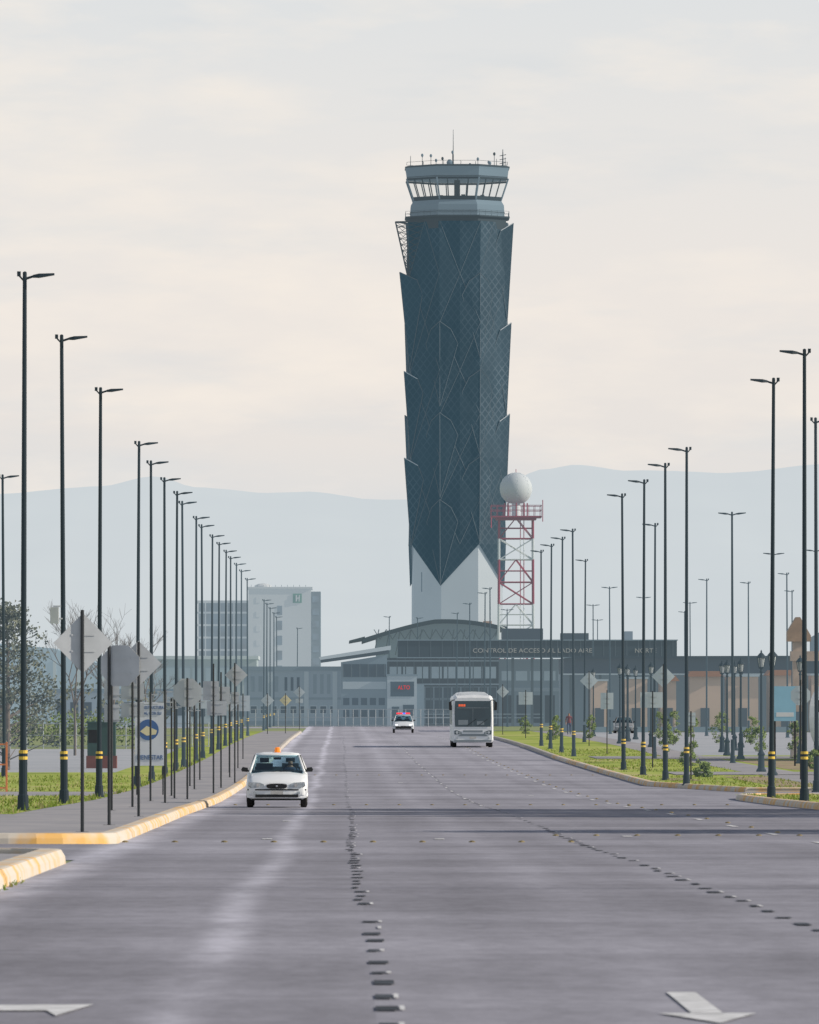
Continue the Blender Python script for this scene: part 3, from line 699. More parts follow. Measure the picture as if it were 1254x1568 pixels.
def scale_(k,zt,drop,ro,lattice=False,light=False):
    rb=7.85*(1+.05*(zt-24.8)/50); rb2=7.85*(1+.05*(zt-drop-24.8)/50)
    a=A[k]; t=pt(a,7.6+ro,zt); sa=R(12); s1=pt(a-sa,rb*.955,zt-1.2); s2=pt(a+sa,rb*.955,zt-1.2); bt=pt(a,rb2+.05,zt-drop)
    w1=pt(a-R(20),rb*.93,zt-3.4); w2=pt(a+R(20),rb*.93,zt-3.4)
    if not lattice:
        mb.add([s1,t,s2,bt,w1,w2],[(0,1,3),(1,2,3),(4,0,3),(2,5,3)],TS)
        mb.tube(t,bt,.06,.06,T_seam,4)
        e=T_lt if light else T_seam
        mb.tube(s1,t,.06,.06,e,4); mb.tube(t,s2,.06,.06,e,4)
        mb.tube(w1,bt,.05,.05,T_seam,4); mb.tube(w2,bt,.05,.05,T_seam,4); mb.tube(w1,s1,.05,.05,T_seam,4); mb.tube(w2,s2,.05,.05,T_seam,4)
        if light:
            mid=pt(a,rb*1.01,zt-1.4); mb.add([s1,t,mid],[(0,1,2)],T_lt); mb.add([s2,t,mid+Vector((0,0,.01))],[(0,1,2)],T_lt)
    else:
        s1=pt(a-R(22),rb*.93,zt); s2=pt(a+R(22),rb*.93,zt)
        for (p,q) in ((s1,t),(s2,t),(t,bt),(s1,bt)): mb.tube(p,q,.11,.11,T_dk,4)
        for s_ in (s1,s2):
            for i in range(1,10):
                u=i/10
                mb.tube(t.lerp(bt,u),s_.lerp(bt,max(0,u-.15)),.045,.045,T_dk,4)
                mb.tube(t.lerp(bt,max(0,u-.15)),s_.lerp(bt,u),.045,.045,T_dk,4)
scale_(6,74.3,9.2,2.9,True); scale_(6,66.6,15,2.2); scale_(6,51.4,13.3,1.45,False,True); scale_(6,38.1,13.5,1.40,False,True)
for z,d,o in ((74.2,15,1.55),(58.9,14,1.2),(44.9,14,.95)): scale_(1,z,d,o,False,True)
for z in (66.3,51.5,38.2): scale_(0,z,13,.55)
for z in (58.9,44.9,31.6): scale_(7,z,13,.5)
for k in (2,4): 
    for z in (66.3,51.5,38.2): scale_(k,z,13,.95)
for k in (3,5):
    for z in (58.9,44.9): scale_(k,z,13,.95)
mb.build("folded_skin",tw)
O=[R(22.5+45*k) for k in range(8)]
mb=MB()
mb.lathe(0,0,[(8.1,73.2),(8.1,74.9)],T_dk,8,O[0]); mb.lathe(0,0,[(8.5,74.9),(8.7,75.0),(8.7,75.2)],T_dk,8,O[0])
for ring in (75.6,76.0):
    for k in range(8): mb.tube(pt(O[k],8.6,ring),pt(O[(k+1)%8],8.6,ring),.022,.022,T_seam,4)
for k in range(8):
    for i in range(5): 
        p=pt(O[k],8.6,75.1).lerp(pt(O[(k+1)%8],8.6,75.1),i/5); mb.tube(p,p+Vector((0,0,.9)),.022,.022,T_seam,4)
mb.lathe(0,0,[(7.85,75.2),(7.75,76.9),(7.5,77.3),(7.3,77.6)],T_band,8,O[0])
mb.lathe(0,0,[(7.88,75.8),(7.88,75.88)],T_dk,8,O[0])
def cabr(z): return 7.2+(z-77.5)*.36
def ringband(z0,z1,th,mt):
    for k in range(8):
        a0,a1=O[k],O[(k+1)%8]
        mb.loft([[pt(a,cabr(z0),z0),pt(a,cabr(z0)-th,z0),pt(a,cabr(z1)-th,z1),pt(a,cabr(z1),z1)] for a in (a0,a1)],mt)
ringband(77.6,78.2,.12,T_dk); ringband(80.75,81.05,.12,T_dk)
for k in range(8):
    mb.tube(pt(O[k],cabr(77.7),77.7),pt(O[k],cabr(81.0),81.0),.13,.13,T_band,6)
    for i in range(1,4):
        p=pt(O[k],cabr(78.1),78.1).lerp(pt(O[(k+1)%8],cabr(78.1),78.1),i/4); q=pt(O[k],cabr(80.9),80.9).lerp(pt(O[(k+1)%8],cabr(80.9),80.9),i/4); mb.tube(p,q,.085,.085,T_dk,4)
    a0,a1=O[k],O[(k+1)%8]
    mb.add([pt(a0,cabr(78.2)-.05,78.2),pt(a1,cabr(78.2)-.05,78.2),pt(a1,cabr(80.75)-.05,80.75),pt(a0,cabr(80.75)-.05,80.75)],[(0,1,2,3)],T_gl)
mb.lathe(0,0,[(.45,77.3),(.45,81.0)],T_dk,8); mb.lathe(0,0,[(7.1,77.4),(7.1,77.58)],T_dk,8,O[0])
for k in range(9): a=2*math.pi*k/9; mb.box(5*math.cos(a)-.3,5*math.cos(a)+.3,5*math.sin(a)-.3,5*math.sin(a)+.3,77.58,78.3+random.uniform(0,.3),T_dk)
mb.lathe(0,0,[(8.2,81.05),(8.35,81.2),(8.5,82.3),(8.6,82.7)],T_band,8,O[0]); mb.lathe(0,0,[(8.7,82.7),(8.7,82.85),(8.2,83.0)],T_dk,8,O[0])
mb.lathe(0,0,[(8.37,81.2),(8.38,81.28)],T_dk,8,O[0])
mb.build("control_cab",tw)
mb=MB()
for k in range(26):
    a=2*math.pi*k/26+.1; r=random.uniform(5,8.2); h=random.choice((.5,.8,1.0,1.6,2.0)); p=pt(a,r,82.9); mb.tube(p,p+Vector((0,0,h)),.05,.035,T_dk,4)
    if random.random()<.5: mb.lathe(p.x,p.y,[(.02,82.9+h-.3),(.17,82.9+h-.1),(.2,82.9+h+.1),(.1,82.9+h+.28),(.02,82.9+h+.3)],T_band if random.random()<.5 else T_dk,8)
mb.tube((-.6,0,82.7),(-.6,0,85),.1,.08,T_dk,5); mb.tube((-.6,0,85),(-.6,0,88.8),.06,.03,T_dk,4)
mb.tube((7.0,-2,82.6),(7.0,-2,85.6),.14,.05,T_dk,4)
for z in (83.4,84.0,84.6): mb.tube((6.5,-2,z),(7.5,-2,z+.2),.05,.05,T_dk,4)
mb.lathe(-1.2,-3,[(.05,82.9),(.45,83.2),(.5,83.6),(.2,84.0)],T_band,10)
for k in range(8): mb.tube(pt(O[k],8.4,83.55),pt(O[(k+1)%8],8.4,83.55),.025,.025,T_dk,4)
mb.build("roof_antennas",tw)

# ------------------------------------------------------------------ radar tower
rt=empty("radar_tower",(20.1,900,0)); mb=MB()
Rr=wallmat("lattice_red",(.27,.035,.07),.14,.1); Rw=wallmat("lattice_white",(.50,.54,.56),.22,.05); Rd=wallmat("radome_white",(.44,.48,.51),.15,.04)
g=gz(900); lev=[22.0,19.6,17.2,14.6,12.1,9.7,7.3,5.0,2.6,.3,g]
colr=[Rr,Rw,Rr,Rr,Rw,Rw,Rr,Rr,Rw,Rr]
hw=lambda z:1.93+(22-z)*.004
for i in range(len(lev)-1):
    za,zb=lev[i],lev[i+1]; m=colr[i]
    C=[(-1,-1),(1,-1),(1,1),(-1,1)]
    for k in range(4):
        a,c=C[k],C[(k+1)%4]; P=lambda q,z: Vector((q[0]*hw(z),q[1]*hw(z),z))
        mb.tube(P(a,za),P(a,zb),.11,.11,m,6); mb.tube(P(a,zb),P(c,zb),.07,.07,m,4)
        top=(P(a,za)+P(c,za))/2
        if i%2: mb.tube(P(a,za),P(c,zb),.055,.055,m,4); mb.tube(P(c,za),P(a,zb),.055,.055,m,4)
        else: mb.tube(top,P(a,zb),.055,.055,m,4); mb.tube(top,P(c,zb),.055,.055,m,4); mb.tube(P(a,(za+zb)/2),P(c,(za+zb)/2),.045,.045,m,4)
    mb.tube((.5,-.4,za),(.5,-.4,zb),.05,.05,m,4); mb.tube((.9,-.4,za),(.9,-.4,zb),.05,.05,m,4)
mb.box(-2.9,2.9,-2.9,2.9,22.0,22.18,Rr); mb.box(-2.3,2.3,-2.3,2.3,21.75,22,Rr)
for z in (22.8,23.35):
    for s in (-1,1): mb.box(-2.9,2.9,s*2.87-.04,s*2.87+.04,z,z+.07,Rr); mb.box(s*2.87-.04,s*2.87+.04,-2.85,2.85,z,z+.065,Rr)
for k in range(9):
    x=-2.85+k*.71
    for s in (-1,1): mb.box(x-.03,x+.03,s*2.87-.035,s*2.87+.035,22.2,23.4,Rr)
mb.tube((3.0,-2.9,21.5),(3.0,-2.9,24.0),.05,.05,Rr,4); mb.tube((-2.9,-2.9,20.8),(-2.9,-2.9,22),.06,.06,Rr,4)
for k in range(8):
    a=math.pi*k/4; mb.tube((1.3*math.cos(a),1.3*math.sin(a),22.2),(1.3*math.cos(a),1.3*math.sin(a),23.7),.08,.08,Rr,5)
mb.lathe(0,0,[(.5,22.2),(.5,23.7)],Rw,12); mb.build("lattice",rt)
mb=MB(); mb.lathe(0,0,[(1.86*math.cos(R(a)),25.35+1.86*math.sin(R(a))) for a in range(-65,91,12)]+[(.01,27.22)],Rd,24); mb.build("radome",rt,smooth=True)
mb=MB()
for k in range(0,24,3):
    a=2*math.pi*k/24
    for j in range(-60,80,15): mb.tube(Vector((1.87*math.cos(R(j))*math.cos(a),1.87*math.cos(R(j))*math.sin(a),25.35+1.87*math.sin(R(j)))),Vector((1.87*math.cos(R(j+15))*math.cos(a+.13),1.87*math.cos(R(j+15))*math.sin(a+.13),25.35+1.87*math.sin(R(j+15)))),.012,.012,Rw,4)
mb.tube((0,0,27.2),(0,0,27.6),.04,.04,Rr,4); mb.build("radome_ribs",rt)

# ------------------------------------------------------------------ hills
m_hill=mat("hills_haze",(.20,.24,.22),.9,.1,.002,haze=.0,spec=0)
nb=m_hill.node_tree.nodes["Principled BSDF"]; nb.inputs["Emission Color"].default_value=(.59,.64,.67,1); nb.inputs["Emission Strength"].default_value=1  # haze painted as a strong glow over nearly black hills
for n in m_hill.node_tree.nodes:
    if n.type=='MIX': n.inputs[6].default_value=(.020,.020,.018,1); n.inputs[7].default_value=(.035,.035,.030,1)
key=[(-3000,260),(-650,390),(-465,408),(-352,428),(-278,404),(-152,393),(-65,394),(47,384),(122,386),(222,381),(322,418),(385,440),(447,450),(547,440),(722,433),(915,445),(1400,520),(3000,300)]
def ridge(x):
    if x<=key[0][0] or x>=key[-1][0]: return 280+120*noise.noise(Vector((x/2500,3,0)))
    for i in range(len(key)-1):
        if key[i][0]<=x<=key[i+1][0]:
            t=(x-key[i][0])/(key[i+1][0]-key[i][0]); t=t*t*(3-2*t); return key[i][1]*(1-t)+key[i+1][1]*t
mb=MB(); xs=[-20000+1000*k for k in range(17)]+[-3000+20*k for k in range(1,300)]+[3000+1000*k for k in range(18)]
rows=[(10500,0),(11500,.12),(12500,.35),(13500,.6),(14400,.86),(15000,1),(16500,.5),(18000,0)]
vs=[]
for (y,f) in rows:
    for x in xs:
        n=noise.fractal(Vector((x/260,y/900,1.7)),.9,2.1,5)
        vs.append((x,y+ n*60, -4+ridge(x)*f+ n*(7 if f==1 else 40*min(f,1-f)*2)))
W=len(xs); fs=[(j*W+i,j*W+i+1,(j+1)*W+i+1,(j+1)*W+i) for j in range(len(rows)-1) for i in range(W-1)]
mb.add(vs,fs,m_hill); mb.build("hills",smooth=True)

# ------------------------------------------------------------------ people
def skin_figure(name,J,E,parent,loc,zones,rotz=0):
    me=bpy.data.meshes.new(name); me.from_pydata([j[0] for j in J],E,[]); me.update()
    o=bpy.data.objects.new(name,me); scene.collection.objects.link(o)
    sk=o.modifiers.new("skin",'SKIN'); sd_=o.modifiers.new("sub",'SUBSURF'); sd_.levels=2
    for i,j in enumerate(J):
        r=j[1]; me.skin_vertices[0].data[i].radius=r if isinstance(r,tuple) else (r,r)
    me.skin_vertices[0].data[0].use_root=True
    dg=bpy.context.evaluated_depsgraph_get(); em=bpy.data.meshes.new_from_object(o.evaluated_get(dg))
    o.modifiers.clear(); o.data=em
    ms_=[z[1] for z in zones]; em.materials.clear()
    for m in ms_: em.materials.append(m)
    for p in em.polygons:
        p.use_smooth=True
        for i,(fn,m) in enumerate(zones):
            if fn(p.center): p.material_index=i; break
    o.location=loc; o.rotation_euler=(0,0,rotz)
    if parent: o.parent=parent
    return o
m_skin=mat("skin",(.34,.19,.13),.6,.1,8); m_hair=mat("hair",(.02,.015,.012),.7,.2,8); m_shirt=mat("shirt_maroon",(.16,.04,.05),.8,.15,6,haze=.06); m_jean=mat("jeans",(.05,.07,.13),.8,.15,6,haze=.06)
m_shw=mat("shirt_dark",(.05,.07,.11),.8,.15,6)
J=[((0,0,.95),(.16,.11)),((0,0,1.18),(.13,.10)),((0,0,1.40),(.17,.10)),((0,0,1.50),(.06,.06)),((0,-.01,1.60),(.075,.09)),((0,-.01,1.70),(.07,.085)),
   ((-.2,0,1.41),.06),((-.25,.02,1.13),.045),((-.24,-.08,.90),.03),((-.24,-.10,.84),.022),
   ((.2,0,1.41),.06),((.25,.03,1.13),.045),((.25,-.03,.88),.03),((.25,-.05,.82),.022),
   ((-.1,0,.88),.095),((-.1,-.12,.50),.06),((-.1,-.06,.10),.04),((-.1,-.24,.05),.035),
   ((.1,0,.88),.095),((.1,.06,.49),.06),((.1,.24,.14),.04),((.1,.14,.05),.035)]
E=[(0,1),(1,2),(2,3),(3,4),(4,5),(2,6),(6,7),(7,8),(8,9),(2,10),(10,11),(11,12),(12,13),(0,14),(14,15),(15,16),(16,17),(0,18),(18,19),(19,20),(20,21)]
for wi,sx in ((9,-1),(13,1)):
    w0=Vector(J[wi][0])
    for f in range(5):
        i=len(J); L_=(.05,.075,.08,.072,.055)[f]
        if f==0: a=w0+Vector((0,-.035,-.01)); c=a+Vector((0,-.02,-.04))
        else: a=w0+Vector((0,-.03+.02*(f-1),-.03)); c=a+Vector((-sx*.012,-.004,-L_))
        J+= [(tuple(a),.009),(tuple(c),.008)]; E+=[(wi,i),(i,i+1)]
zones=[(lambda c:c.z>1.665 or (c.z>1.58 and c.y>.03),m_hair),(lambda c:c.z>1.49,m_skin),(lambda c:c.z<.08,m_hair),(lambda c:c.z<.93 and abs(c.x)<.2,m_jean),(lambda c:abs(c.x)>.17 and c.z<1.15,m_skin),(lambda c:True,m_shirt)]
ped=skin_figure("pedestrian",J,E,None,(17.9,615,gz(615)+.14),zones)

# ------------------------------------------------------------------ vehicles
m_pw=mat("car_paint_white",(.74,.77,.79),.28,.03,2,spec=.5,haze=.03); m_blkp=mat("black_plastic",(.018,.02,.022),.55,.2,5); m_tyre=mat("tyre_rubber",(.02,.02,.02),.85,.2,6)
m_gl=glassy("windscreen_glass",(.62,.80,.86),.13); m_lamp=mat("headlamp_lens",(.42,.47,.50),.12,.25,14,spec=.8); m_chr=mat("chrome",(.6,.6,.6),.2,.05,3,metal=1)
m_amb=mat("beacon_amber",(.80,.24,.03),.3,.05,3,emis=(1,.25,.03),estr=.3); m_plate=mat("number_plate",(.5,.5,.48),.5,.1,8); m_int=mat("interior_grey",(.05,.065,.075),.8,.2,3)
m_hub=mat("hub_silver",(.35,.36,.37),.4,.1,4,metal=.6)
def csec(y,hb,hm,ht,z0,zm,z1,crown=.03):
    h=[(hb*.88,z0),(hb,z0+.06),(hm,zm-.08),(hm,zm+.06),((hm+ht)/2+.015,z1-.06),(ht*.9,z1-.012),(ht*.45,z1+crown*.8)]
    return [(x,y,z) for x,z in h]+[(0,y,z1+crown)]+[(-x,y,z) for x,z in reversed(h)]
def wheel(mb,x,y,r,wd):
    s=1 if x>0 else -1
    secs=[]
    for (dx,rr) in ((-wd/2,r*.6),(-wd/2,r*.92),(-wd/2+.03,r),(wd/2-.03,r),(wd/2,r*.92),(wd/2,r*.6)):
        secs.append([(x+dx,y+rr*math.cos(2*math.pi*k/20),r+rr*math.sin(2*math.pi*k/20)) for k in range(20)])
    mb.loft(secs,m_tyre)
    mb.tube((x+s*(wd/2-.02),y,r),(x+s*(wd/2+.012),y,r),r*.58,r*.5,m_hub,12)
def car(name,x,y,W=1.6,H=1.42,Ln=3.9,hood=.90,belt=.92,roofhw=.58,body=m_pw,police=False,suv=False):
    e=empty(name,(x,y,gz(y)+.012)); hw=W/2; mb=MB(); b=.24 if not suv else .35
    S=[csec(0,hw*.80,hw*.84,hw*.74,b+.05,.42,.60,.01),csec(.06,hw*.90,hw*.93,hw*.84,b,.45,.67,.02),csec(.25,hw*.97,hw*.985,hw*.86,b-.02,.5,hood*.83,.03),
       csec(.6,hw*.985,hw,hw*.87,b-.02,.55,hood*.92,.035),csec(1.05,hw*.985,hw,hw*.9,b-.02,.6,hood,.03),csec(1.3,hw*.985,hw,hw*.93,b-.02,.6,belt,.0),csec(Ln-.7,hw*.985,hw,hw*.92,b-.02,.6,belt+.02,.0),
       csec(Ln-.15,hw*.95,hw*.96,hw*.85,b,.6,belt,.0),csec(Ln,hw*.85,hw*.88,hw*.78,b+.08,.55,belt-.08,.0)]
    mb.loft(S,body); mb.build("body",e,smooth=True)
    mb=MB(); r0=1.62
    rs=lambda yy,h2,z:[(-h2,yy,z-.055),(-h2*.97,yy,z-.015),(-h2*.6,yy,z+.012),(0,yy,z+.02),(h2*.6,yy,z+.012),(h2*.97,yy,z-.015),(h2,yy,z-.055)]
    mb.loft([rs(r0,roofhw*.97,H-.05),rs(r0+.25,roofhw,H-.015),rs(r0+.9,roofhw,H-.005),rs(Ln-.75,roofhw*.98,H-.05),rs(Ln-.7,roofhw*.97,H-.07)],body)
    bw=hw*.90
    for s in (-1,1):
        mb.tube((s*bw,.98,belt-.03),(s*(roofhw-.02),r0+.02,H-.08),.036,.032,body,6); mb.tube((s*bw,r0+.75,belt),(s*(roofhw),r0+.75,H-.07),.04,.035,m_blkp,5); mb.tube((s*bw,Ln-.25,belt),(s*(roofhw-.02),Ln-.72,H-.08),.07,.05,body,6)
    mb.build("roof",e,smooth=True)
    mb=MB(); bl=belt-.02; gl=lambda *p: mb.add(p,[(0,1,2,3)],m_gl); t=H-.065
    gl((-bw+.02,.99,bl-.01),(bw-.02,.99,bl-.01),(roofhw-.03,r0,t),(-roofhw+.03,r0,t))
    for s in (-1,1): gl((s*(bw-.01),1.0,bl),(s*(bw-.01),Ln-.25,bl),(s*(roofhw-.01),Ln-.72,t),(s*(roofhw-.01),r0,t))
    gl((-bw,Ln-.25,bl),(bw,Ln-.25,bl),(roofhw,Ln-.72,t),(-roofhw,Ln-.72,t))
    mb.build("windows",e)
    mb=MB(); 
    mb.box(-bw+.06,bw-.06,1.08,1.5,belt-.05,belt+.04,m_int); mb.box(-bw+.05,bw-.05,1.5,Ln-.3,belt-.02,belt+.015,m_int)
    for s in (-1,1):
        mb.box(s*.34-.22,s*.34+.22,2.0,2.18,belt-.3,belt+.22,m_int); mb.box(s*.34-.12,s*.34+.12,2.02,2.14,belt+.24,belt+.36,m_int)
    mb.box(-.6,.6,2.95,3.1,belt-.3,belt+.12,m_int); mb.box(-.1,.1,1.68,1.71,H-.18,H-.12,m_blkp)
    mb.build("interior",e)
    mb=MB()
    for yy in (.68,Ln-.72):
        for s in (-1,1): wheel(mb,s*(hw-.10),yy,.285 if not suv else .36,.17)
    mb.build("wheels",e)
    mb=MB()
    bz=b+.02
    mb.loft([[(xx,-.035+ .12*(abs(xx)/hw)**3,z) for xx in [hw*(-.97+1.94*k/10) for k in range(11)]] + [(xx,.12+ .12*(abs(xx)/hw)**3,z) for xx in [hw*(.97-1.94*k/10) for k in range(11)]] for z in (bz,bz+.05,bz+.19)],body)
    mb.loft([[(xx,-.045+ .12*(abs(xx)/hw)**3,z) for xx in [hw*(-.96+1.92*k/10) for k in range(11)]] + [(xx,.1+ .12*(abs(xx)/hw)**3,z) for xx in [hw*(.96-1.92*k/10) for k in range(11)]] for z in (bz+.19,bz+.225)],m_blkp)
    mb.box(-hw*.70,hw*.70,-.05,-.0,bz+.01,bz+.085,m_blkp); mb.box(-hw*.8,hw*.8,.1,.2,bz-.07,bz,m_blkp)
    gp=[(.27*math.copysign(abs(math.cos(a))**.6,math.cos(a)),.565+.068*math.copysign(abs(math.sin(a))**.6,math.sin(a))) for a in [2*math.pi*k/20 for k in range(20)]]
    mb.prism_y(gp,-.028,.05,m_blkp); mb.prism_y([(xx*.92,z) for xx,z in gp[1:10]]+[(xx*.92,z-.01) for xx,z in reversed(gp[1:10])],-.034,-.02,m_chr)
    mb.lathe(0,-.03,[(.03,.54),(.035,.56),(.03,.58)],m_chr,8)
    for s in (-1,1):
        hp=[(s*(hw*.40),.53),(s*(hw*.80),.515),(s*(hw*.92),.58),(s*(hw*.90),.67),(s*(hw*.55),.65),(s*(hw*.42),.61)]
        if s<0: hp=hp[::-1]
        mb.prism_y([(a*1.01,c-.014) for a,c in hp],.006,.15,m_blkp); mb.prism_y(hp,-.006,.14,m_lamp)
        mb.tube((s*hw*.62,-.02,.59),(s*hw*.62,.01,.59),.045,.05,m_chr,12)
        mb.tube((s*hw*.72,-.03,bz+.13),(s*hw*.72,.1,bz+.13),.035,.04,m_lamp,10)
        mb.loft([[(s*(hw*.94+a),1.12+q,c) for a,c in ((0,belt+.0),(.17,belt+.01),(.19,belt+.07),(.15,belt+.13),(.02,belt+.11))] for q in (0,.08)],m_blkp)
        mb.tube((s*hw*.86,1.14,belt-.02),(s*hw*.98,1.14,belt+.05),.025,.025,m_blkp,5)
        mb.tube((s*.1-.1,1.0,belt-.015),(s*.1+.35,1.13,belt+.06),.010,.008,m_blkp,4)
    mb.box(-.16,.16,-.062,-.051,bz+.09,bz+.18,m_plate)
    mb.build("front_details",e)
    return e
c1=car("hatchback_car",-1.67,204)
mb=MB(); mb.lathe(0,1.95,[(.09,1.41),(.09,1.44),(.075,1.45),(.07,1.53),(.05,1.56),(.01,1.565)],m_amb,12); mb.box(-.12,.12,1.86,2.04,1.40,1.425,m_blkp); mb.build("beacon",c1)
J=[((0,0,.55),(.14,.1)),((0,0,.80),(.16,.1)),((0,0,.98),(.17,.09)),((0,-.01,1.06),(.055,.055)),((0,-.03,1.14),(.07,.085)),((0,-.03,1.22),(.062,.075)),
   ((-.2,-.02,.96),.055),((-.24,-.2,.78),.042),((-.14,-.42,.86),.03),((.2,-.02,.96),.055),((.24,-.2,.78),.042),((.14,-.42,.86),.03)]
E=[(0,1),(1,2),(2,3),(3,4),(4,5),(2,6),(6,7),(7,8),(2,9),(9,10),(10,11)]
zones=[(lambda c:c.z>1.19,m_hair),(lambda c:c.z>1.04,m_skin),(lambda c:c.y<-.36,m_skin),(lambda c:True,m_shw)]
skin_figure("driver",J,E,c1,(.34,1.92,0),zones)
mb=MB(); 
for k in range(20):
    a,b_=2*math.pi*k/20,2*math.pi*(k+1)/20; mb.tube((.34+.18*math.cos(a),1.50,.94+.18*math.sin(a)),(.34+.18*math.cos(b_),1.50,.94+.18*math.sin(b_)),.014,.014,m_blkp,5)
mb.build("steering_wheel",c1)
m_dkb=mat("police_navy",(.05,.08,.14),.3,.05,2,haze=.08); m_pwf=mat("police_white",(.62,.65,.68),.3,.03,2,haze=.08)
c2=car("police_car",5.5,690,1.85,1.62,4.6,1.0,1.05,.66,m_pwf,suv=True)
m_r=mat("lightbar_red",(.8,.05,.05),.3,.02,3,emis=(1,.04,.07),estr=1.0); m_b=mat("lightbar_blue",(.1,.15,.8),.3,.02,3,emis=(.12,.2,1),estr=.9); m_wl=mat("headlight_on",(.9,.9,.9),.3,.02,3,emis=(1,1,1),estr=1.0)
mb=MB(); mb.box(-.6,-.05,2.0,2.3,1.66,1.78,m_r); mb.box(.2,.6,2.0,2.3,1.66,1.78,m_r); mb.box(-.05,.2,2.0,2.3,1.66,1.78,m_b); mb.box(-.62,.62,1.98,2.32,1.62,1.66,m_blkp); mb.build("light_bar",c2,bevel=.02)
mb=MB(); mb.box(-.93,-.915,1.2,3.6,.4,1.0,m_dkb); mb.box(.915,.93,1.2,3.6,.4,1.0,m_dkb); mb.box(-.7,.7,-.08,-.03,.38,.56,m_blkp); mb.box(-.72,-.5,-.07,.0,.66,.76,m_wl); mb.box(.5,.72,-.07,.0,.66,.76,m_wl); mb.build("livery",c2)

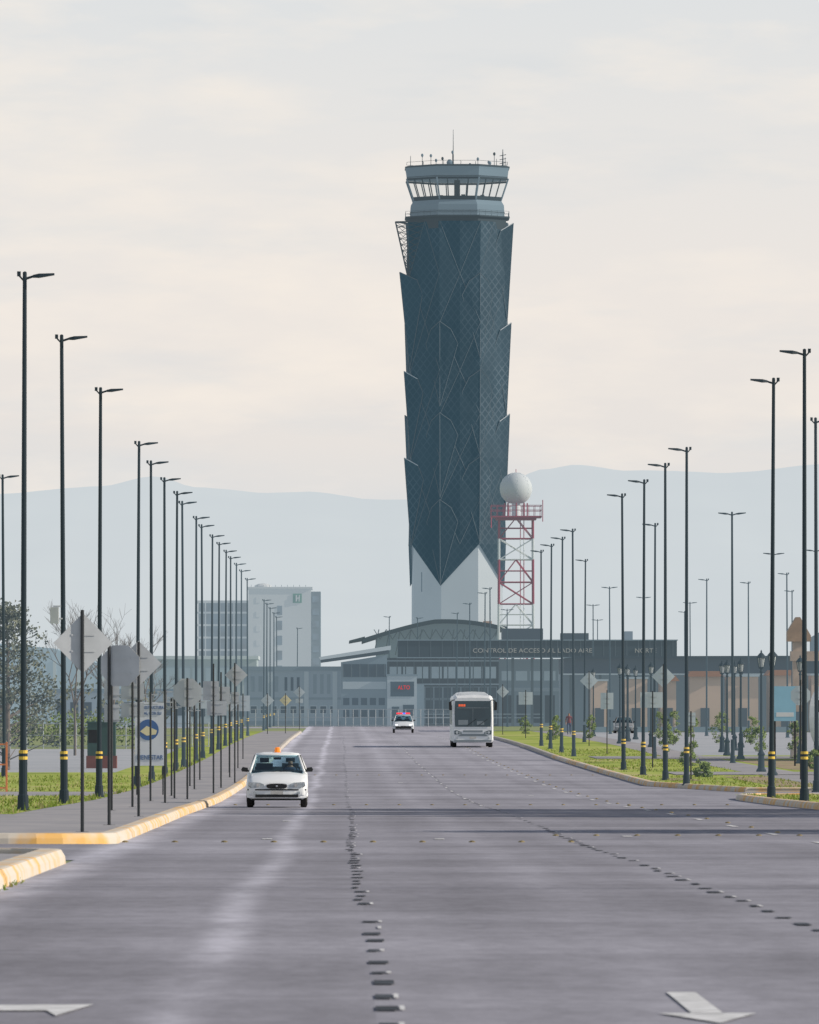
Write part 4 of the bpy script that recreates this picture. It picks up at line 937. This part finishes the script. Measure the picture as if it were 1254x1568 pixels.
# buses
m_bw=mat("bus_white",(.68,.70,.72),.35,.04,1.5,haze=.08); m_bd=mat("bus_glass_black",(.012,.028,.038),.25,.1,3,haze=.07,spec=.25); m_bl=mat("bus_led",(.1,.02,.01),.5,0,1,emis=(1,.15,.05),estr=.8)
m_bg=mat("bus_grey",(.16,.19,.21),.5,.1,2,haze=.06)
def rr(y,hw,z0,z1,r=.22,rb=.1):
    return [(-hw+rb,y,z0),(-hw,y,z0+rb),(-hw,y,(z0+z1)/2),(-hw+.03,y,z1-r),(-hw+.09,y,z1-r*.4),(-hw+r,y,z1),(0,y,z1+.03),(hw-r,y,z1),(hw-.09,y,z1-r*.4),(hw-.03,y,z1-r),(hw,y,(z0+z1)/2),(hw,y,z0+rb),(hw-rb,y,z0)]
def make_bus(name,x,y,dz=.012,led=True):
    bus=empty(name,(x,y,gz(y)+dz))
    mb=MB(); mb.loft([rr(0,1.18,.42,3.05),rr(.10,1.24,.34,3.16),rr(.35,1.27,.30,3.22),rr(11.6,1.27,.30,3.22),rr(12,1.2,.36,3.1)],m_bw); mb.build("body",bus)
    mb=MB(); mb.loft([[( -1.1,-.03,1.28),(1.1,-.03,1.28),(1.15,.02,2.1),(1.12,.02,2.90),(-1.12,.02,2.90),(-1.15,.02,2.1)],[( -1.04,-.05,1.33),(1.04,-.05,1.33),(1.10,-.04,2.1),(1.07,-.02,2.85),(-1.07,-.02,2.85),(-1.10,-.04,2.1)]],m_bd)
    mb.box(-1.0,1.0,-.07,-.03,2.43,2.46,m_bg); mb.box(-.012,.012,-.062,-.03,1.34,2.42,m_bg)
    mb.box(-.9,-.3,-.052,-.045,1.4,1.7,m_bg); mb.box(.25,.7,-.052,-.045,1.4,1.62,m_bg)
    if led:
        for k in range(4): mb.box(-.88+k*.11,-.80+k*.11,-.075,-.05,2.53,2.67,m_bl)
    for s in (-1,1): 
        for k in range(7): mb.box(min(s*1.262,s*1.278),max(s*1.262,s*1.278),1.2+k*1.5,2.5+k*1.5,1.4,2.6,m_bd)
        mb.tube((s*.35,-.07,1.35),(s*.35+.55,-.08,1.75),.015,.012,m_blkp,4)
    mb.build("windows",bus)
    mb=MB()
    mb.loft([rr(.6,.95,3.2,3.40,.18,.05),rr(4,.95,3.2,3.42,.18,.05)],m_bw); mb.loft([rr(6,1.05,3.2,3.40,.18,.05),rr(9,1.05,3.2,3.40,.18,.05)],m_bw)
    mb.box(-.6,.6,-.035,.0,.94,1.06,m_bg); mb.box(-1.15,1.15,-.05,.1,.36,.46,m_bg); mb.box(-.2,.2,-.06,-.0,.55,.66,m_plate)
    mb.loft([[(-.95,-.04,.70),(.95,-.04,.70),(.7,-.06,.84),(-.7,-.06,.84)],[(-.95,.02,.70),(.95,.02,.70),(.7,.02,.84),(-.7,.02,.84)]],m_bg)
    for s in (-1,1):
        mb.prism_y([(s*.7,.84),(s*1.13,.80),(s*1.15,1.04),(s*1.0,1.06),(s*.72,.96)],-.04,.1,m_bd); mb.tube((s*.98,-.055,.93),(s*.98,-.03,.93),.085,.085,m_lamp,10); mb.tube((s*.8,-.055,.90),(s*.8,-.03,.90),.05,.05,m_lamp,10)
        mb.tube((s*.98,-.05,.58),(s*.98,0,.58),.07,.07,m_lamp,8)
        mb.tube((s*1.15,.05,2.95),(s*1.38,-.18,2.85),.03,.03,m_blkp,5); mb.loft([[(s*(1.30+a),-.24+q,c) for a,c in ((0,2.3),(.17,2.3),(.19,2.8),(.02,2.85))] for q in (0,.12)],m_blkp)
    mb.build("front_trim",bus)
    mb=MB()
    for yy in (2.6,9.4):
        for s in (-1,1): wheel(mb,s*1.12,yy,.48,.28)
    mb.build("wheels",bus)
    return bus
make_bus("city_bus",8.15,484)
co=empty("parked_coach",(25.0,386,gz(386)+.14)); mb=MB()
def ov(y,s,z0=.35,z1=3.9):
    cz=(z0+z1)/2; return [(1.28*s*math.copysign(abs(math.cos(a))**.75,math.cos(a)),y,cz+(z1-z0)/2*s*math.copysign(abs(math.sin(a))**.75,math.sin(a))) for a in [2*math.pi*k/28 for k in range(28)]]
mb.loft([ov(0,.86),ov(.12,.95),ov(.45,1),ov(11,1),ov(11.6,.93)],m_bw)
mb.loft([[(x*.90,-.03,2.25+(z-2.125)*.76) for x,_,z in ov(0,.92)],[(x*.84,-.06,2.25+(z-2.125)*.70) for x,_,z in ov(0,.92)]],m_bd)
mb.box(-.7,.7,-.09,-.03,.72,.86,m_bg); mb.box(-.02,.02,-.075,-.05,1.2,3.3,m_bg)
for s in (-1,1):
    mb.tube((s*.8,-.06,.98),(s*.8,.1,.98),.12,.12,m_lamp,12); mb.tube((s*1.1,.1,3.2),(s*1.42,-.15,3.0),.03,.03,m_blkp,5); mb.box(min(s*1.36,s*1.5),max(s*1.36,s*1.5),-.22,-.12,2.4,3.0,m_blkp)
    for yy in (2.6,9.0): wheel(mb,s*1.0,yy,.48,.28)
mb.build("coach_body",co,smooth=False)
for (x,y) in ((24.6,680),(-22,440),(-26,452)): car("parked_car",x,y,1.7,1.45,4.1,.92,.94,.58,mat("parked_paint",(random.uniform(.1,.5),)*3,.3,.03,2,haze=.08))
